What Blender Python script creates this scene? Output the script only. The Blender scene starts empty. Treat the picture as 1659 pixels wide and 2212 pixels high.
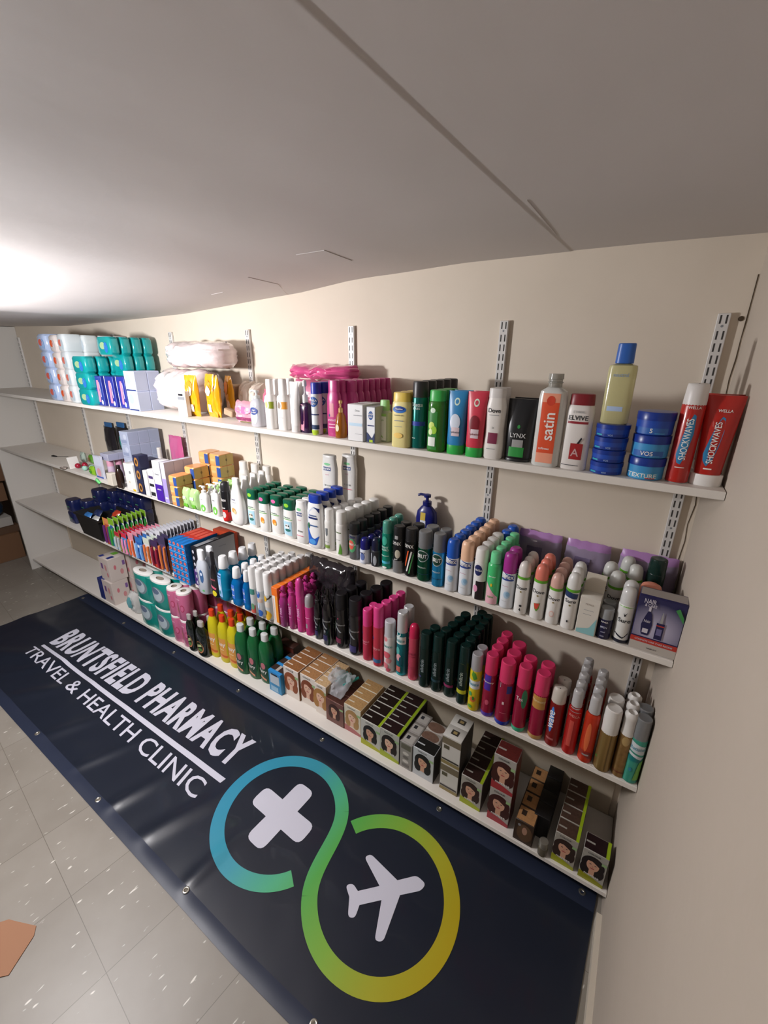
import bpy, bmesh, math, random
from mathutils import Vector, Matrix, noise
random.seed(7)
SC = bpy.context.scene
COL = SC.collection
# ---------------------------------------------------------------- camera, light, exposure
R3 = Matrix(((0.83501791, 0.55015367, 0.00871935), (0.1939537, -0.27947735, -0.94035864), (-0.51490489, 0.78690746, -0.34007293)))
R3T = R3.transposed()
CAM = Vector((-0.1054772, -1.43958954, 1.74659563))
FPX = 935.76
cd = bpy.data.cameras.new('camera'); cam = bpy.data.objects.new('camera', cd); COL.objects.link(cam)
cd.sensor_fit = 'HORIZONTAL'; cd.sensor_width = 36.0; cd.lens = 36.0 * FPX / 1659.0
cd.clip_start = 0.02
m4 = Matrix((R3[0], -R3[1], -R3[2])).transposed().to_4x4(); m4.translation = CAM
cam.matrix_world = m4
SC.camera = cam
SC.view_settings.view_transform = 'Standard'; SC.view_settings.look = 'None'
SC.view_settings.gamma = 1.0; SC.view_settings.use_curve_mapping = False
SC.view_settings.exposure = EXPOSURE = 0.0
w = bpy.data.worlds.new('world'); SC.world = w; w.use_nodes = True
w.node_tree.nodes['Background'].inputs[0].default_value = (0.6, 0.55, 0.5, 1)
w.node_tree.nodes['Background'].inputs[1].default_value = 0.15
LAMP = Vector((-2.02, -1.27, 1.715))
def lamp_light(name, loc, power, color, radius):
    ld = bpy.data.lights.new(name, 'POINT'); ld.energy = power; ld.color = color; ld.shadow_soft_size = radius
    o = bpy.data.objects.new(name, ld); COL.objects.link(o); o.location = loc
    return o
lamp_light('bulb_light', LAMP, 84, (1.0, 0.985, 1.0), 0.06)
lamp_light('far_fill_light', (-0.9, -2.6, 1.75), 1.5, (1.0, 0.92, 0.84), 0.10)  # added weak fill behind the camera to lift the ambient, not a known bulb

# ---------------------------------------------------------------- pixel helpers: a photo pixel to a point of the place
def ray(u, v): return R3T @ Vector(((u - 829.5) / FPX, (v - 1106.0) / FPX, 1.0))
def onz(u, v, z):
    d = ray(u, v); return CAM + d * ((z - CAM.z) / d.z)
def ony(u, v, y):
    d = ray(u, v); return CAM + d * ((y - CAM.y) / d.y)
SZ = {1: (1.4883, -.0019), 2: (1.0343, .0153), 3: (.6012, .0165), 4: (.1291, -.0292)}
SD = {1: .342, 2: .298, 3: .299, 4: .2975}
LEN = 4.416
def shelf_z(k, x): return SZ[k][0] + SZ[k][1] * (-x / LEN)
def onshelf(u, v, k):
    z = SZ[k][0]
    for _ in range(4):
        P = onz(u, v, z); z = shelf_z(k, P.x)
    return P
def measure(uL, uR, vb, ut, vt, k, e=1.0, dz=0.0):
    """front contact pixel span and top pixel -> centre x, y, base z, width, height"""
    uc = (uL + uR) / 2
    if dz:
        z = shelf_z(k, -1) + dz
        P = onz(uc, vb, z)
    else: P = onshelf(uc, vb, k)
    d = ray(uc, vb); zc = (P - CAM).dot(R3[2])
    wd = (uR - uL) / FPX * zc * math.cos(math.atan((uc - 829.5) / FPX))
    h2 = Vector((d.x, d.y)).normalized()
    w = wd / math.sqrt(h2.y ** 2 + (e * h2.x) ** 2)
    r = wd / 2 * (e if abs(h2.y) > .7 else 1)
    c = Vector((P.x + h2.x * r, P.y + h2.y * r))
    T = ony(ut, vt, c.y)
    return c.x, c.y, P.z, w, max(T.z - P.z, .02)

# ---------------------------------------------------------------- materials
_M = {}
def lin(c): return c / 12.92 if c <= .04045 else ((c + .055) / 1.055) ** 2.4
def rgb(h):
    h = h.lstrip('#'); return tuple(lin(int(h[i:i + 2], 16) / 255) for i in (0, 2, 4)) + (1,)
def mat(hexc, rough=.38, metal=0, trans=0, alpha=1, ior=1.45, bump=0, bscale=60, mott=0.0, coat=0):
    key = (hexc, rough, metal, trans, alpha, bump, bscale, mott, coat)
    if key in _M: return _M[key]
    m = bpy.data.materials.new('paint_' + hexc.strip('#')); m.use_nodes = True
    nt = m.node_tree; b = nt.nodes['Principled BSDF']
    b.inputs['Base Color'].default_value = rgb(hexc); b.inputs['Roughness'].default_value = rough
    b.inputs['Metallic'].default_value = metal; b.inputs['Transmission Weight'].default_value = trans
    b.inputs['Alpha'].default_value = alpha; b.inputs['IOR'].default_value = ior
    b.inputs['Coat Weight'].default_value = coat
    if bump or mott:
        tc = nt.nodes.new('ShaderNodeTexCoord'); n = nt.nodes.new('ShaderNodeTexNoise')
        n.inputs['Scale'].default_value = bscale; n.inputs['Detail'].default_value = 4
        nt.links.new(tc.outputs['Object'], n.inputs['Vector'])
        if bump:
            bp = nt.nodes.new('ShaderNodeBump'); bp.inputs['Strength'].default_value = bump; bp.inputs['Distance'].default_value = .004
            nt.links.new(n.outputs['Fac'], bp.inputs['Height']); nt.links.new(bp.outputs['Normal'], b.inputs['Normal'])
        if mott:
            mx = nt.nodes.new('ShaderNodeMix'); mx.data_type = 'RGBA'
            c = rgb(hexc); mx.inputs[6].default_value = tuple(x * (1 - mott) for x in c[:3]) + (1,)
            mx.inputs[7].default_value = tuple(min(1, x * (1 + mott)) for x in c[:3]) + (1,)
            nt.links.new(n.outputs['Fac'], mx.inputs[0]); nt.links.new(mx.outputs[2], b.inputs['Base Color'])
    _M[key] = m; return m
WHITE = mat('#e9e7e4'); BLACK = mat('#131315'); INK = mat('#25262c'); NAVY = mat('#1c2a63'); SILV = mat('#b9bbbd', .3, .6)
GREY = mat('#85888c'); RED = mat('#b5201f'); GREEN = mat('#2f9a3c'); LIME = mat('#a7c22c'); ORANGE = mat('#e2672a'); PINK = mat('#d0528c')
def glass(h, rough=.08, trans=.85): return mat(h, rough, 0, trans)
FILM = mat('#f3f1f2', .12, 0, .0, .28)

# ---------------------------------------------------------------- mesh builder
_T = {}
def text_mesh(s, bold=0.0, space=1.0):
    key = (s, bold, space)
    if key not in _T:
        cu = bpy.data.curves.new('t', 'FONT'); cu.body = s; cu.resolution_u = 3; cu.offset = bold; cu.space_character = space; cu.fill_mode = 'FRONT' if hasattr(cu, 'fill_mode') else cu.fill_mode
        o = bpy.data.objects.new('t', cu); COL.objects.link(o)
        dg = bpy.context.evaluated_depsgraph_get(); me = bpy.data.meshes.new_from_object(o.evaluated_get(dg))
        vs = [(v.co.x, v.co.y) for v in me.vertices]; fs = [tuple(p.vertices) for p in me.polygons]
        bpy.data.objects.remove(o); bpy.data.curves.remove(cu); bpy.data.meshes.remove(me)
        if not vs: vs = [(0, 0)]
        x0 = min(v[0] for v in vs); x1 = max(v[0] for v in vs); y0 = min(v[1] for v in vs); y1 = max(v[1] for v in vs)
        _T[key] = ([((v[0] - (x0 + x1) / 2), (v[1] - (y0 + y1) / 2)) for v in vs], fs, x1 - x0, y1 - y0)
    return _T[key]
SKIN = mat('#c99a80', .6); SKIN2 = mat('#d9b199', .6)
class MB:
    def __init__(s): s.v = []; s.f = []; s.m = []; s.mats = []; s.surf = None; s.w = s.h = 1
    def mi(s, m):
        if m not in s.mats: s.mats.append(m)
        return s.mats.index(m)
    def face(s, idx, m): s.f.append(tuple(idx)); s.m.append(s.mi(m))
    def rings(s, rings, mats, cap0=True, cap1=True):
        base = len(s.v); n = len(rings[0])
        for r in rings: s.v += [tuple(p) for p in r]
        for i in range(len(rings) - 1):
            m = mats[min(i, len(mats) - 1)] if isinstance(mats, (list, tuple)) else mats
            for j in range(n):
                a = base + i * n + j; b = base + i * n + (j + 1) % n
                s.face((a, b, b + n, a + n), m)
        ml = mats if isinstance(mats, (list, tuple)) else [mats]
        if cap0: s.face([base + j for j in reversed(range(n))], ml[0])
        if cap1: s.face([base + (len(rings) - 1) * n + j for j in range(n)], ml[-1])
    def loft(s, secs, mats, seg=24, n=2.0, cx=0, cy=0, caps=(True, True)):
        """secs: (z, rx, ry[, n[, dx, dy]])"""
        rs = []
        for q in secs:
            z, rx, ry = q[:3]; e = q[3] if len(q) > 3 else n; dx = q[4] if len(q) > 4 else 0; dy = q[5] if len(q) > 5 else 0
            r = []
            for j in range(seg):
                a = 2 * math.pi * (j + .5) / seg; c, sn = math.cos(a), math.sin(a)
                r.append((cx + dx + rx * math.copysign(abs(c) ** (2 / e), c), cy + dy + ry * math.copysign(abs(sn) ** (2 / e), sn), z))
            rs.append(r)
        s.rings(rs, mats, *caps)
        S = [(q[0], q[1], q[2], (q[3] if len(q) > 3 else n), (q[5] if len(q) > 5 else 0)) for q in secs]
        def surf(x, z, L=1, S=S, cx=cx, cy=cy):
            z = min(max(z, S[0][0]), S[-1][0])
            for a, b in zip(S, S[1:]):
                if z <= b[0] + 1e-9:
                    t = (z - a[0]) / max(b[0] - a[0], 1e-6); break
            rx, ry, e, dy = (a[i] + (b[i] - a[i]) * t for i in (1, 2, 3, 4))
            q = min(abs((x) / max(rx, 1e-5)), .995)
            return Vector((cx + math.copysign(min(abs(x), rx * .995), x), cy + dy - ry * (1 - q ** e) ** (1 / e) - .00025 * L - .0002, z))
        s.surf = surf; s.h = S[-1][0]; s.w = max(q[1] for q in S)
    def lathe(s, prof, mats, seg=20, cx=0, cy=0, z0=0, caps=(True, True)): s.loft([(z0 + z, r, r) for z, r in prof], mats, seg, 2.0, cx, cy, caps)
    def box(s, x0, x1, y0, y1, z0, z1, m, c=.0015):
        def ring(z, i):
            a, b, g, d = x0 + i, x1 - i, y0 + i, y1 - i; k = c
            return [(a + k, g, z), (b - k, g, z), (b, g + k, z), (b, d - k, z), (b - k, d, z), (a + k, d, z), (a, d - k, z), (a, g + k, z)]
        s.rings([ring(z0, c), ring(z0 + c, 0), ring(z1 - c, 0), ring(z1, c)], m)
        s.surf = lambda x, z, L=1: Vector(((x0 + x1) / 2 + x, y0 - .0002 - .00025 * L, z0 + z)); s.w = (x1 - x0) / 2; s.h = z1 - z0
        s.bx = (x0, x1, y0, y1, z0, z1)
    def side(s, which):
        x0, x1, y0, y1, z0, z1 = s.bx
        if which == 'F': s.surf = lambda x, z, L=1: Vector(((x0 + x1) / 2 + x, y0 - .0002 - .00025 * L, z0 + z)); s.w = (x1 - x0) / 2; s.h = z1 - z0
        if which == 'R': s.surf = lambda x, z, L=1: Vector((x1 + .0002 + .00025 * L, (y0 + y1) / 2 + x, z0 + z)); s.w = (y1 - y0) / 2; s.h = z1 - z0
        if which == 'L': s.surf = lambda x, z, L=1: Vector((x0 - .0002 - .00025 * L, (y0 + y1) / 2 - x, z0 + z)); s.w = (y1 - y0) / 2; s.h = z1 - z0
        if which == 'T': s.surf = lambda x, z, L=1: Vector(((x0 + x1) / 2 + x, y0 + z, z1 + .0002 + .00025 * L)); s.w = (x1 - x0) / 2; s.h = y1 - y0
        return s
    def strip(s, cols, m, L):
        """cols: list of (x, zlo, zhi) in metres"""
        base = len(s.v)
        for x, a, b in cols: s.v.append(tuple(s.surf(x, a, L))); s.v.append(tuple(s.surf(x, b, L)))
        for i in range(len(cols) - 1): s.face((base + 2 * i, base + 2 * i + 2, base + 2 * i + 3, base + 2 * i + 1), m)
    def art(s, items):
        W, H = s.w, s.h
        for L, it in enumerate(items, 1):
            k = it[0]
            if k == 'r':
                _, x0, z0, x1, z1, m = it; N = 10
                M_ = max(1, int((z1 - z0) / .06))
                for j in range(M_):
                    za = z0 + (z1 - z0) * j / M_; zb = z0 + (z1 - z0) * (j + 1) / M_
                    s.strip([((x0 + (x1 - x0) * i / N) * W, za * H, zb * H) for i in range(N + 1)], m, L)
            elif k == 'e':
                _, cx, cz, rx, rz, m = it; N = 14
                cs = []
                for i in range(N + 1):
                    t = -math.cos(math.pi * i / N); q = math.sqrt(max(0, 1 - t * t))
                    cs.append(((cx + rx * t) * W, (cz - rz * q) * H, (cz + rz * q) * H))
                s.strip(cs, m, L)
            elif k == 'p':
                P_ = it[1]; xa = min(p[0] for p in P_); xb_ = max(p[0] for p in P_); cs = []
                xs_ = sorted(set([xa + (xb_ - xa) * i / 10 for i in range(11)] + [p[0] for p in P_]))
                for x in xs_:
                    x_ = min(max(x, xa + 1e-4), xb_ - 1e-4); zz = []
                    for p, q in zip(P_, P_[1:] + P_[:1]):
                        if (p[0] - x_) * (q[0] - x_) < 0: zz.append(p[1] + (q[1] - p[1]) * (x_ - p[0]) / (q[0] - p[0]))
                    if len(zz) >= 2: cs.append((x * W, min(zz) * H, max(zz) * H))
                s.strip(cs, it[2], L)
            elif k == 't':
                _, txt, cx, cz, hh, m = it[:6]; rot = it[6] if len(it) > 6 else 0; mw = it[7] if len(it) > 7 else .8; bold = it[8] if len(it) > 8 else .012
                vs, fs, tw, th = text_mesh(txt, bold)
                sy = hh * H / max(th, .01); sx = sy
                lim = (mw * 2 * W) if not rot else mw * H
                if tw * sx > lim: sx = lim / tw
                pts = []
                for x, z in vs:
                    x, z = x * sx, z * sy
                    if rot: x, z = -z, x
                    pts.append((cx * W + x, cz * H + z))
                lim2 = W * .3; cache = {}; base = len(s.v); out = []
                def mid(a, b):
                    k2 = (min(a, b), max(a, b))
                    if k2 not in cache: cache[k2] = len(pts); pts.append(((pts[a][0] + pts[b][0]) / 2, (pts[a][1] + pts[b][1]) / 2))
                    return cache[k2]
                todo = [(f[0], f[i], f[i + 1]) for f in fs for i in range(1, len(f) - 1)]
                while todo:
                    a, b, c = todo.pop(); E = [(abs(pts[p][0] - pts[q][0]), p, q, r) for p, q, r in ((a, b, c), (b, c, a), (c, a, b))]
                    e = max(E)
                    if e[0] > lim2: mm_ = mid(e[1], e[2]); todo += [(e[1], mm_, e[3]), (mm_, e[2], e[3])]
                    else: out.append((a, b, c))
                for x, z in pts: s.v.append(tuple(s.surf(x, z, L + 1)))
                for f in out: s.face([base + i for i in f], m)
            elif k == 'face':    # portrait: hair, neck, face, fringe, brows, mouth
                _, cx, cz, r, hair, skin = it
                a = H / W * r
                s.art_([('e', cx, cz + r * .05, a * 1.25, r * 1.35, hair), ('e', cx - a * .7, cz - r * .9, a * .6, r * 1.0, hair), ('e', cx + a * .7, cz - r * .9, a * .6, r * 1.0, hair),
                        ('r', cx - a * .3, cz - r * 1.7, cx + a * .3, cz - r * .5, skin), ('e', cx, cz, a * .68, r * .95, skin),
                        ('p', [(cx - a * .75, cz + r * .5), (cx - a * .1, cz + r * .62), (cx + a * .7, cz + r * .15), (cx + a * .8, cz + r * 1.0), (cx, cz + r * 1.25), (cx - a * .7, cz + r)], hair),
                        ('e', cx - a * .28, cz + r * .12, a * .13, r * .06, INK), ('e', cx + a * .28, cz + r * .12, a * .13, r * .06, INK), ('e', cx, cz - r * .2, a * .07, r * .1, mat('#b07f68', .6)),
                        ('e', cx, cz - r * .5, a * .24, r * .08, mat('#a8423f', .5))], L)
    def art_(s, items, L0):
        W, H = s.w, s.h; old = s.surf
        s.surf = lambda x, z, L=1: old(x, z, L * .5 + L0)
        s.art(items); s.surf = old
    def tube(s, pts, r, m, seg=8):
        rs = []
        for i, p in enumerate(pts):
            p = Vector(p); a = Vector(pts[max(i - 1, 0)]); b = Vector(pts[min(i + 1, len(pts) - 1)])
            t = (b - a).normalized(); up = Vector((0, 0, 1)) if abs(t.z) < .9 else Vector((1, 0, 0))
            q = t.cross(up).normalized(); w = q.cross(t)
            rr = r[i] if isinstance(r, (list, tuple)) else r
            rs.append([p + (q * math.cos(2 * math.pi * j / seg) + w * math.sin(2 * math.pi * j / seg)) * rr for j in range(seg)])
        s.rings(rs, m)
    def xform(s, M, start=0):
        for i in range(start, len(s.v)): s.v[i] = tuple(M @ Vector(s.v[i]))
    def build(s, name, parent=None, label=None, smooth=True):
        me = bpy.data.meshes.new(name); me.from_pydata(s.v, [], s.f)
        for m in s.mats: me.materials.append(m)
        me.polygons.foreach_set('material_index', s.m)
        if smooth:
            me.polygons.foreach_set('use_smooth', [True] * len(s.f)); me.set_sharp_from_angle(angle=math.radians(38))
        me.update()
        o = bpy.data.objects.new(name, me); COL.objects.link(o); o.parent = parent
        if label: o['label'] = label
        return o
def tag(o, label, cat, group=None, kind=None):
    o['label'] = label; o['category'] = cat
    if group: o['group'] = group
    if kind: o['kind'] = kind
    return o
def thing(name, label, cat, loc=(0, 0, 0), rz=0, group=None):
    o = bpy.data.objects.new(name, None); COL.objects.link(o); o.empty_display_size = .02
    o.location = loc; o.rotation_euler = (0, 0, rz); return tag(o, label, cat, group)
def structure(name, mb, smooth=False):
    o = mb.build(name, None, None, smooth); o['kind'] = 'structure'; return o
def copy_tree(o, parent=None):
    c = o.copy(); COL.objects.link(c); c.parent = parent
    for ch in o.children: copy_tree(ch, c)
    return c
def dup(root, loc, label, rz=None, group=None):
    c = copy_tree(root); c.location = loc; c['label'] = label
    if rz is not None: c.rotation_euler = (0, 0, rz)
    if group: c['group'] = group
    return c
ORD = ['front', 'second', 'third', 'fourth', 'fifth', 'sixth', 'seventh', 'eighth', 'ninth', 'tenth', 'eleventh', 'twelfth', 'thirteenth', 'fourteenth']
LOG = []
def row(name, cat, desc, build, px, k, n=1, group=None, e=1.0, dy=None, dx=0.0, h=None, w=None, back=None, rz=0, dz=0.0):
    """one measured item at the shelf front, n - 1 copies behind it towards the wall"""
    x, y, z, w_, h_ = measure(*px, k, e, dz)
    w = w or w_; h = h or h_; d = w * e
    x = min(x, -w / 2 - .001 + .046 * abs(y + d / 2))
    if n == 1: y = min(y, -d / 2 - .004)
    T = thing(name, desc if n == 1 else desc + ', front of its row', cat, (x, y, z), rz, group or (desc if n > 1 else None))
    build(T, w, d, h)
    dy = dy or d * 1.04
    m = int((-d / 2 - .004 - y) / dy + 1.02); LOG.append((desc, round(x, 3), round(y, 3), round(w, 3), round(h, 3), n, m))
    for i in range(1, min(n, m)):
        xx = x + dx * i + random.uniform(-.001, .001) * 0
        dup(T, (xx, y + dy * i, z), desc + ', ' + ORD[i] + ' from the front')
    return T, (x, y, z, w, h)
# ---------------------------------------------------------------- the room
def wall_mat(hexc, hex2, rough=.7, scale=6, bump=.25):
    m = bpy.data.materials.new('painted_plaster'); m.use_nodes = True; nt = m.node_tree; b = nt.nodes['Principled BSDF']
    tc = nt.nodes.new('ShaderNodeTexCoord'); n = nt.nodes.new('ShaderNodeTexNoise'); n.inputs['Scale'].default_value = scale; n.inputs['Detail'].default_value = 5
    nt.links.new(tc.outputs['Object'], n.inputs['Vector'])
    mx = nt.nodes.new('ShaderNodeMix'); mx.data_type = 'RGBA'; mx.inputs[6].default_value = rgb(hexc); mx.inputs[7].default_value = rgb(hex2)
    nt.links.new(n.outputs['Fac'], mx.inputs[0]); nt.links.new(mx.outputs[2], b.inputs['Base Color']); b.inputs['Roughness'].default_value = rough
    n2 = nt.nodes.new('ShaderNodeTexNoise'); n2.inputs['Scale'].default_value = 2.6; n2.inputs['Detail'].default_value = 6; n2.inputs['Roughness'].default_value = .55
    nt.links.new(tc.outputs['Object'], n2.inputs['Vector'])
    bp = nt.nodes.new('ShaderNodeBump'); bp.inputs['Strength'].default_value = bump; bp.inputs['Distance'].default_value = .02
    nt.links.new(n2.outputs['Fac'], bp.inputs['Height']); nt.links.new(bp.outputs['Normal'], b.inputs['Normal'])
    return m
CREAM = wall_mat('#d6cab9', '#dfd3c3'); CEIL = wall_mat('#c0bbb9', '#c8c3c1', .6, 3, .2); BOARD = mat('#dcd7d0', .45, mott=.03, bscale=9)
CP = [(-5.7, 1.95), (-4.43, 1.929), (-3.52, 1.910), (-2.83, 1.922), (-2.25, 1.934), (-1.76, 1.965), (-1.46, 1.982), (-1.22, 2.006), (-1.12, 2.0115), (-1.017, 2.0136), (-.757, 2.024), (-.45, 2.0235), (-.433, 2.0235), (-.4295, 2.0250), (-.25, 2.0235), (0, 2.018), (0.3, 2.010)]
def ceil_z(x, y):
    for a, b in zip(CP, CP[1:]):
        if x <= b[0]:
            z = a[1] + (b[1] - a[1]) * max(0, (x - a[0]) / (b[0] - a[0])); break
    else: z = CP[-1][1]
    s = min(1, max(0, (-y - .05) / .5))
    return z - .028 * s * math.exp(-((x + 2.38) / .30) ** 2)
mb = MB()
xs = [-5.7, -5.2, -4.8, -4.43] + [-4.4 + .06 * i for i in range(66)] + [-.437, -.433, -.4318, -.4307, -.4295, -.4255, -.35, -.25, -.1, .05, .2]
xs = sorted(set(round(x, 4) for x in xs)); ys = [0.0, -.03, -.08, -.15, -.25, -.35, -.5, -.7, -.9, -1.2, -1.6, -2.2, -3.2]
for x in xs:
    for y in ys: mb.v.append((x, y, ceil_z(x, y)))
ny = len(ys)
for i in range(len(xs) - 1):
    for j in range(ny - 1): mb.face((i * ny + j, i * ny + j + 1, (i + 1) * ny + j + 1, (i + 1) * ny + j), CEIL)
structure('ceiling', mb, True)
def quad(name, pts, m):
    mb = MB(); mb.v = [tuple(p) for p in pts]; mb.face(range(len(pts)), m); return structure(name, mb)
quad('wall_back', [(-5.7, 0, 0)] + [(.0, 0, 0)] + [(x, 0, z + .0) for x, z in reversed([(x, ceil_z(x, 0)) for x in xs if x < -.001] + [(0, 2.02)])], CREAM)
RW = lambda y: -.0502 * y
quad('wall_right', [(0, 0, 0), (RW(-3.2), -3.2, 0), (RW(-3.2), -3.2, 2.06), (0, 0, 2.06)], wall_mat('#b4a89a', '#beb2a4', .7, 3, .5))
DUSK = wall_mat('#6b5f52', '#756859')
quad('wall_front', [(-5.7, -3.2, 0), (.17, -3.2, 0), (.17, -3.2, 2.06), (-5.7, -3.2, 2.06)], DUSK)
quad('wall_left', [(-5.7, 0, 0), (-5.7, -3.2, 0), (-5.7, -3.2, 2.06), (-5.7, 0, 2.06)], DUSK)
# floor: square vinyl tiles laid slightly askew, with flecks and scuffs
def floor_mat():
    m = bpy.data.materials.new('vinyl_tiles'); m.use_nodes = True; nt = m.node_tree; b = nt.nodes['Principled BSDF']; N = nt.nodes.new; K = nt.links.new
    tc = N('ShaderNodeTexCoord'); mp = N('ShaderNodeMapping'); mp.vector_type = 'TEXTURE'
    mp.inputs['Location'].default_value = (-1.2, -1.262, 0); mp.inputs['Rotation'].default_value = (0, 0, math.radians(-5.9)); K(tc.outputs['Object'], mp.inputs['Vector'])
    br = N('ShaderNodeTexBrick'); br.offset = 0; br.inputs['Scale'].default_value = 1; br.inputs['Brick Width'].default_value = .307; br.inputs['Row Height'].default_value = .307
    br.inputs['Mortar Size'].default_value = .0013; br.inputs['Mortar Smooth'].default_value = .6; br.inputs['Color1'].default_value = rgb('#928c83'); br.inputs['Color2'].default_value = rgb('#8b857c'); br.inputs['Mortar'].default_value = rgb('#6a635a')
    K(mp.outputs[0], br.inputs['Vector'])
    n1 = N('ShaderNodeTexNoise'); n1.inputs['Scale'].default_value = 5; n1.inputs['Detail'].default_value = 6; K(mp.outputs[0], n1.inputs['Vector'])
    mx = N('ShaderNodeMix'); mx.data_type = 'RGBA'; mx.blend_type = 'MULTIPLY'; cr = N('ShaderNodeValToRGB'); cr.color_ramp.elements[0].position = .3; cr.color_ramp.elements[0].color = (.8, .78, .76, 1); cr.color_ramp.elements[1].position = .7; cr.color_ramp.elements[1].color = (1, 1, 1, 1)
    K(n1.outputs['Fac'], cr.inputs[0]); mx.inputs[0].default_value = .8; K(br.outputs['Color'], mx.inputs[6]); K(cr.outputs[0], mx.inputs[7])
    mp2 = N('ShaderNodeMapping'); mp2.inputs['Rotation'].default_value = (0, 0, .5); mp2.inputs['Scale'].default_value = (70, 22, 1); K(mp.outputs[0], mp2.inputs['Vector'])
    n2 = N('ShaderNodeTexNoise'); n2.inputs['Scale'].default_value = 1; n2.inputs['Detail'].default_value = 1; K(mp2.outputs[0], n2.inputs['Vector'])
    c2 = N('ShaderNodeValToRGB'); c2.color_ramp.elements[0].position = .70; c2.color_ramp.elements[1].position = .76; K(n2.outputs['Fac'], c2.inputs[0])
    m3 = N('ShaderNodeMix'); m3.data_type = 'RGBA'; K(c2.outputs[0], m3.inputs[0]); K(mx.outputs[2], m3.inputs[6]); m3.inputs[7].default_value = rgb('#d8d3cb')
    K(m3.outputs[2], b.inputs['Base Color']); b.inputs['Roughness'].default_value = .42
    bp = N('ShaderNodeBump'); bp.inputs['Strength'].default_value = .15; bp.inputs['Distance'].default_value = .01; K(n1.outputs['Fac'], bp.inputs['Height']); K(bp.outputs[0], b.inputs['Normal'])
    return m
quad('floor', [(-5.7, 0, 0), (-5.7, -3.2, 0), (.17, -3.2, 0), (0, 0, 0)], floor_mat())
# skirtings
mb = MB(); mb.v = []
sk = mat('#cfc6b6', .5)
def prism(mb, poly, z0, z1, m):
    mb.rings([[(x, y, z0) for x, y in poly], [(x, y, z1) for x, y in poly]], m)
prism(mb, [(RW(-.31) - .016, -.31), (RW(-3.18) - .016, -3.18), (RW(-3.18), -3.18), (RW(-.31), -.31)], 0, .045, sk)
structure('baseboard_right', mb)
mb = MB(); mb.box(-4.36, -.02, -.012, -.0005, 0.0, .30, mat('#b9ad9a', .5), .002); structure('baseboard_back', mb)
# corner crack between the back wall and the right wall
mb = MB(); ck = mat('#4a3c2c', .9)
pts = [(1645, 592), (1628, 650), (1613, 697), (1601, 730), (1590, 775), (1575, 820), (1566, 868)]
W3 = [ony(u, v, -.0009) for u, v in pts]; W3 = [(min(p.x, -.003), p.z) for p in W3]
W3 += [(-.004, 1.45), (-.010, 1.40), (-.006, 1.36), (-.012, 1.30), (-.008, 1.25), (-.012, 1.18)]
for i, (x, z) in enumerate(W3):
    wv = .0008 + .0009 * random.random(); mb.v += [(x - wv, -.0012, z), (x + wv, -.0012, z)]
for i in range(len(W3) - 1): mb.face((2 * i, 2 * i + 1, 2 * i + 3, 2 * i + 2), ck)
structure('trim_1', mb)
mb = MB(); mb.lathe([(0, .001), (.0008, .006), (.0016, .006), (.002, .001)], ck, 10); mb.xform(Matrix.Translation((-.014, 0, 1.838)) @ Matrix.Rotation(math.pi / 2, 4, 'X')); structure('trim_2', mb)
# ridged plaster joints on the ceiling near the wall
for i, P in enumerate([[(640, 556), (700, 549), (760, 570)], [(455, 622), (480, 619)], [(535, 598), (600, 612), (655, 627)], [(1135, 458), (1165, 490), (1200, 528)]]):
    mb = MB(); L = [onz(u, v, 2.005 if u > 620 else 1.99) for u, v in P]; L = [Vector((p.x, min(p.y, -.004), ceil_z(p.x, p.y) - .0005)) for p in L]
    mb.tube(L, .0010, CEIL, 6); structure('trim_%d' % (i + 3), mb)

# ---------------------------------------------------------------- end panel, boards, uprights
mb = MB(); mb.box(-4.436, -4.417, -.318, -.001, 0, 1.925, mat('#c9c6c1', .45), .001)
o = mb.build('end_panel', None); tag(o, 'tall white board panel closing the left end of the shelves', 'panel')
SEAM = {1: -2.32, 2: -2.40, 3: -2.36, 4: -2.42}
POSN = {1: 'top shelf', 2: 'second shelf from the top', 3: 'third shelf from the top', 4: 'lowest shelf just above the floor'}
TH = .0185
for k in (1, 2, 3, 4):
    for side, (x0, x1) in {'right': (SEAM[k] + .001, -.001), 'left': (-4.4165, SEAM[k] - .001)}.items():
        mb = MB(); D = SD[k]
        xr = x1 + (RW(-D) - .0005 if side == 'right' else 0)
        P = [(x0, -D), (xr, -D), (x1, -.0132), (x0, -.0132)]
        c = .0012
        def rg(z, i): return [(p[0] + (i if j in (0, 3) else -i), p[1] + (i if j in (0, 1) else -i), z + shelf_z(k, p[0])) for j, p in enumerate(P)]
        mb.rings([rg(-TH, c), rg(-TH + c, 0), rg(-c, 0), rg(0, c)], BOARD)
        o = mb.build('shelf_board', None, None, False)
        tag(o, 'white board forming the %s half of the %s' % (side, POSN[k]), 'shelf', 'white shelf boards')
UPX = [-.0485, -.5999, -1.1988, -1.7911, -2.3917, -2.985, -3.579, -4.385]
slot = mat('#3d3a38', .8); UPM = mat('#d9d7d4', .35, .1)
UPN = ['first white slotted upright from the right corner', 'second white slotted upright from the right corner', 'third white slotted upright from the right corner', 'fourth white slotted upright from the right corner',
       'white slotted upright behind the cotton wool bag', 'white slotted upright behind the blue cartons', 'white slotted upright in the bare left bay', 'white slotted upright beside the left end panel']
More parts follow.
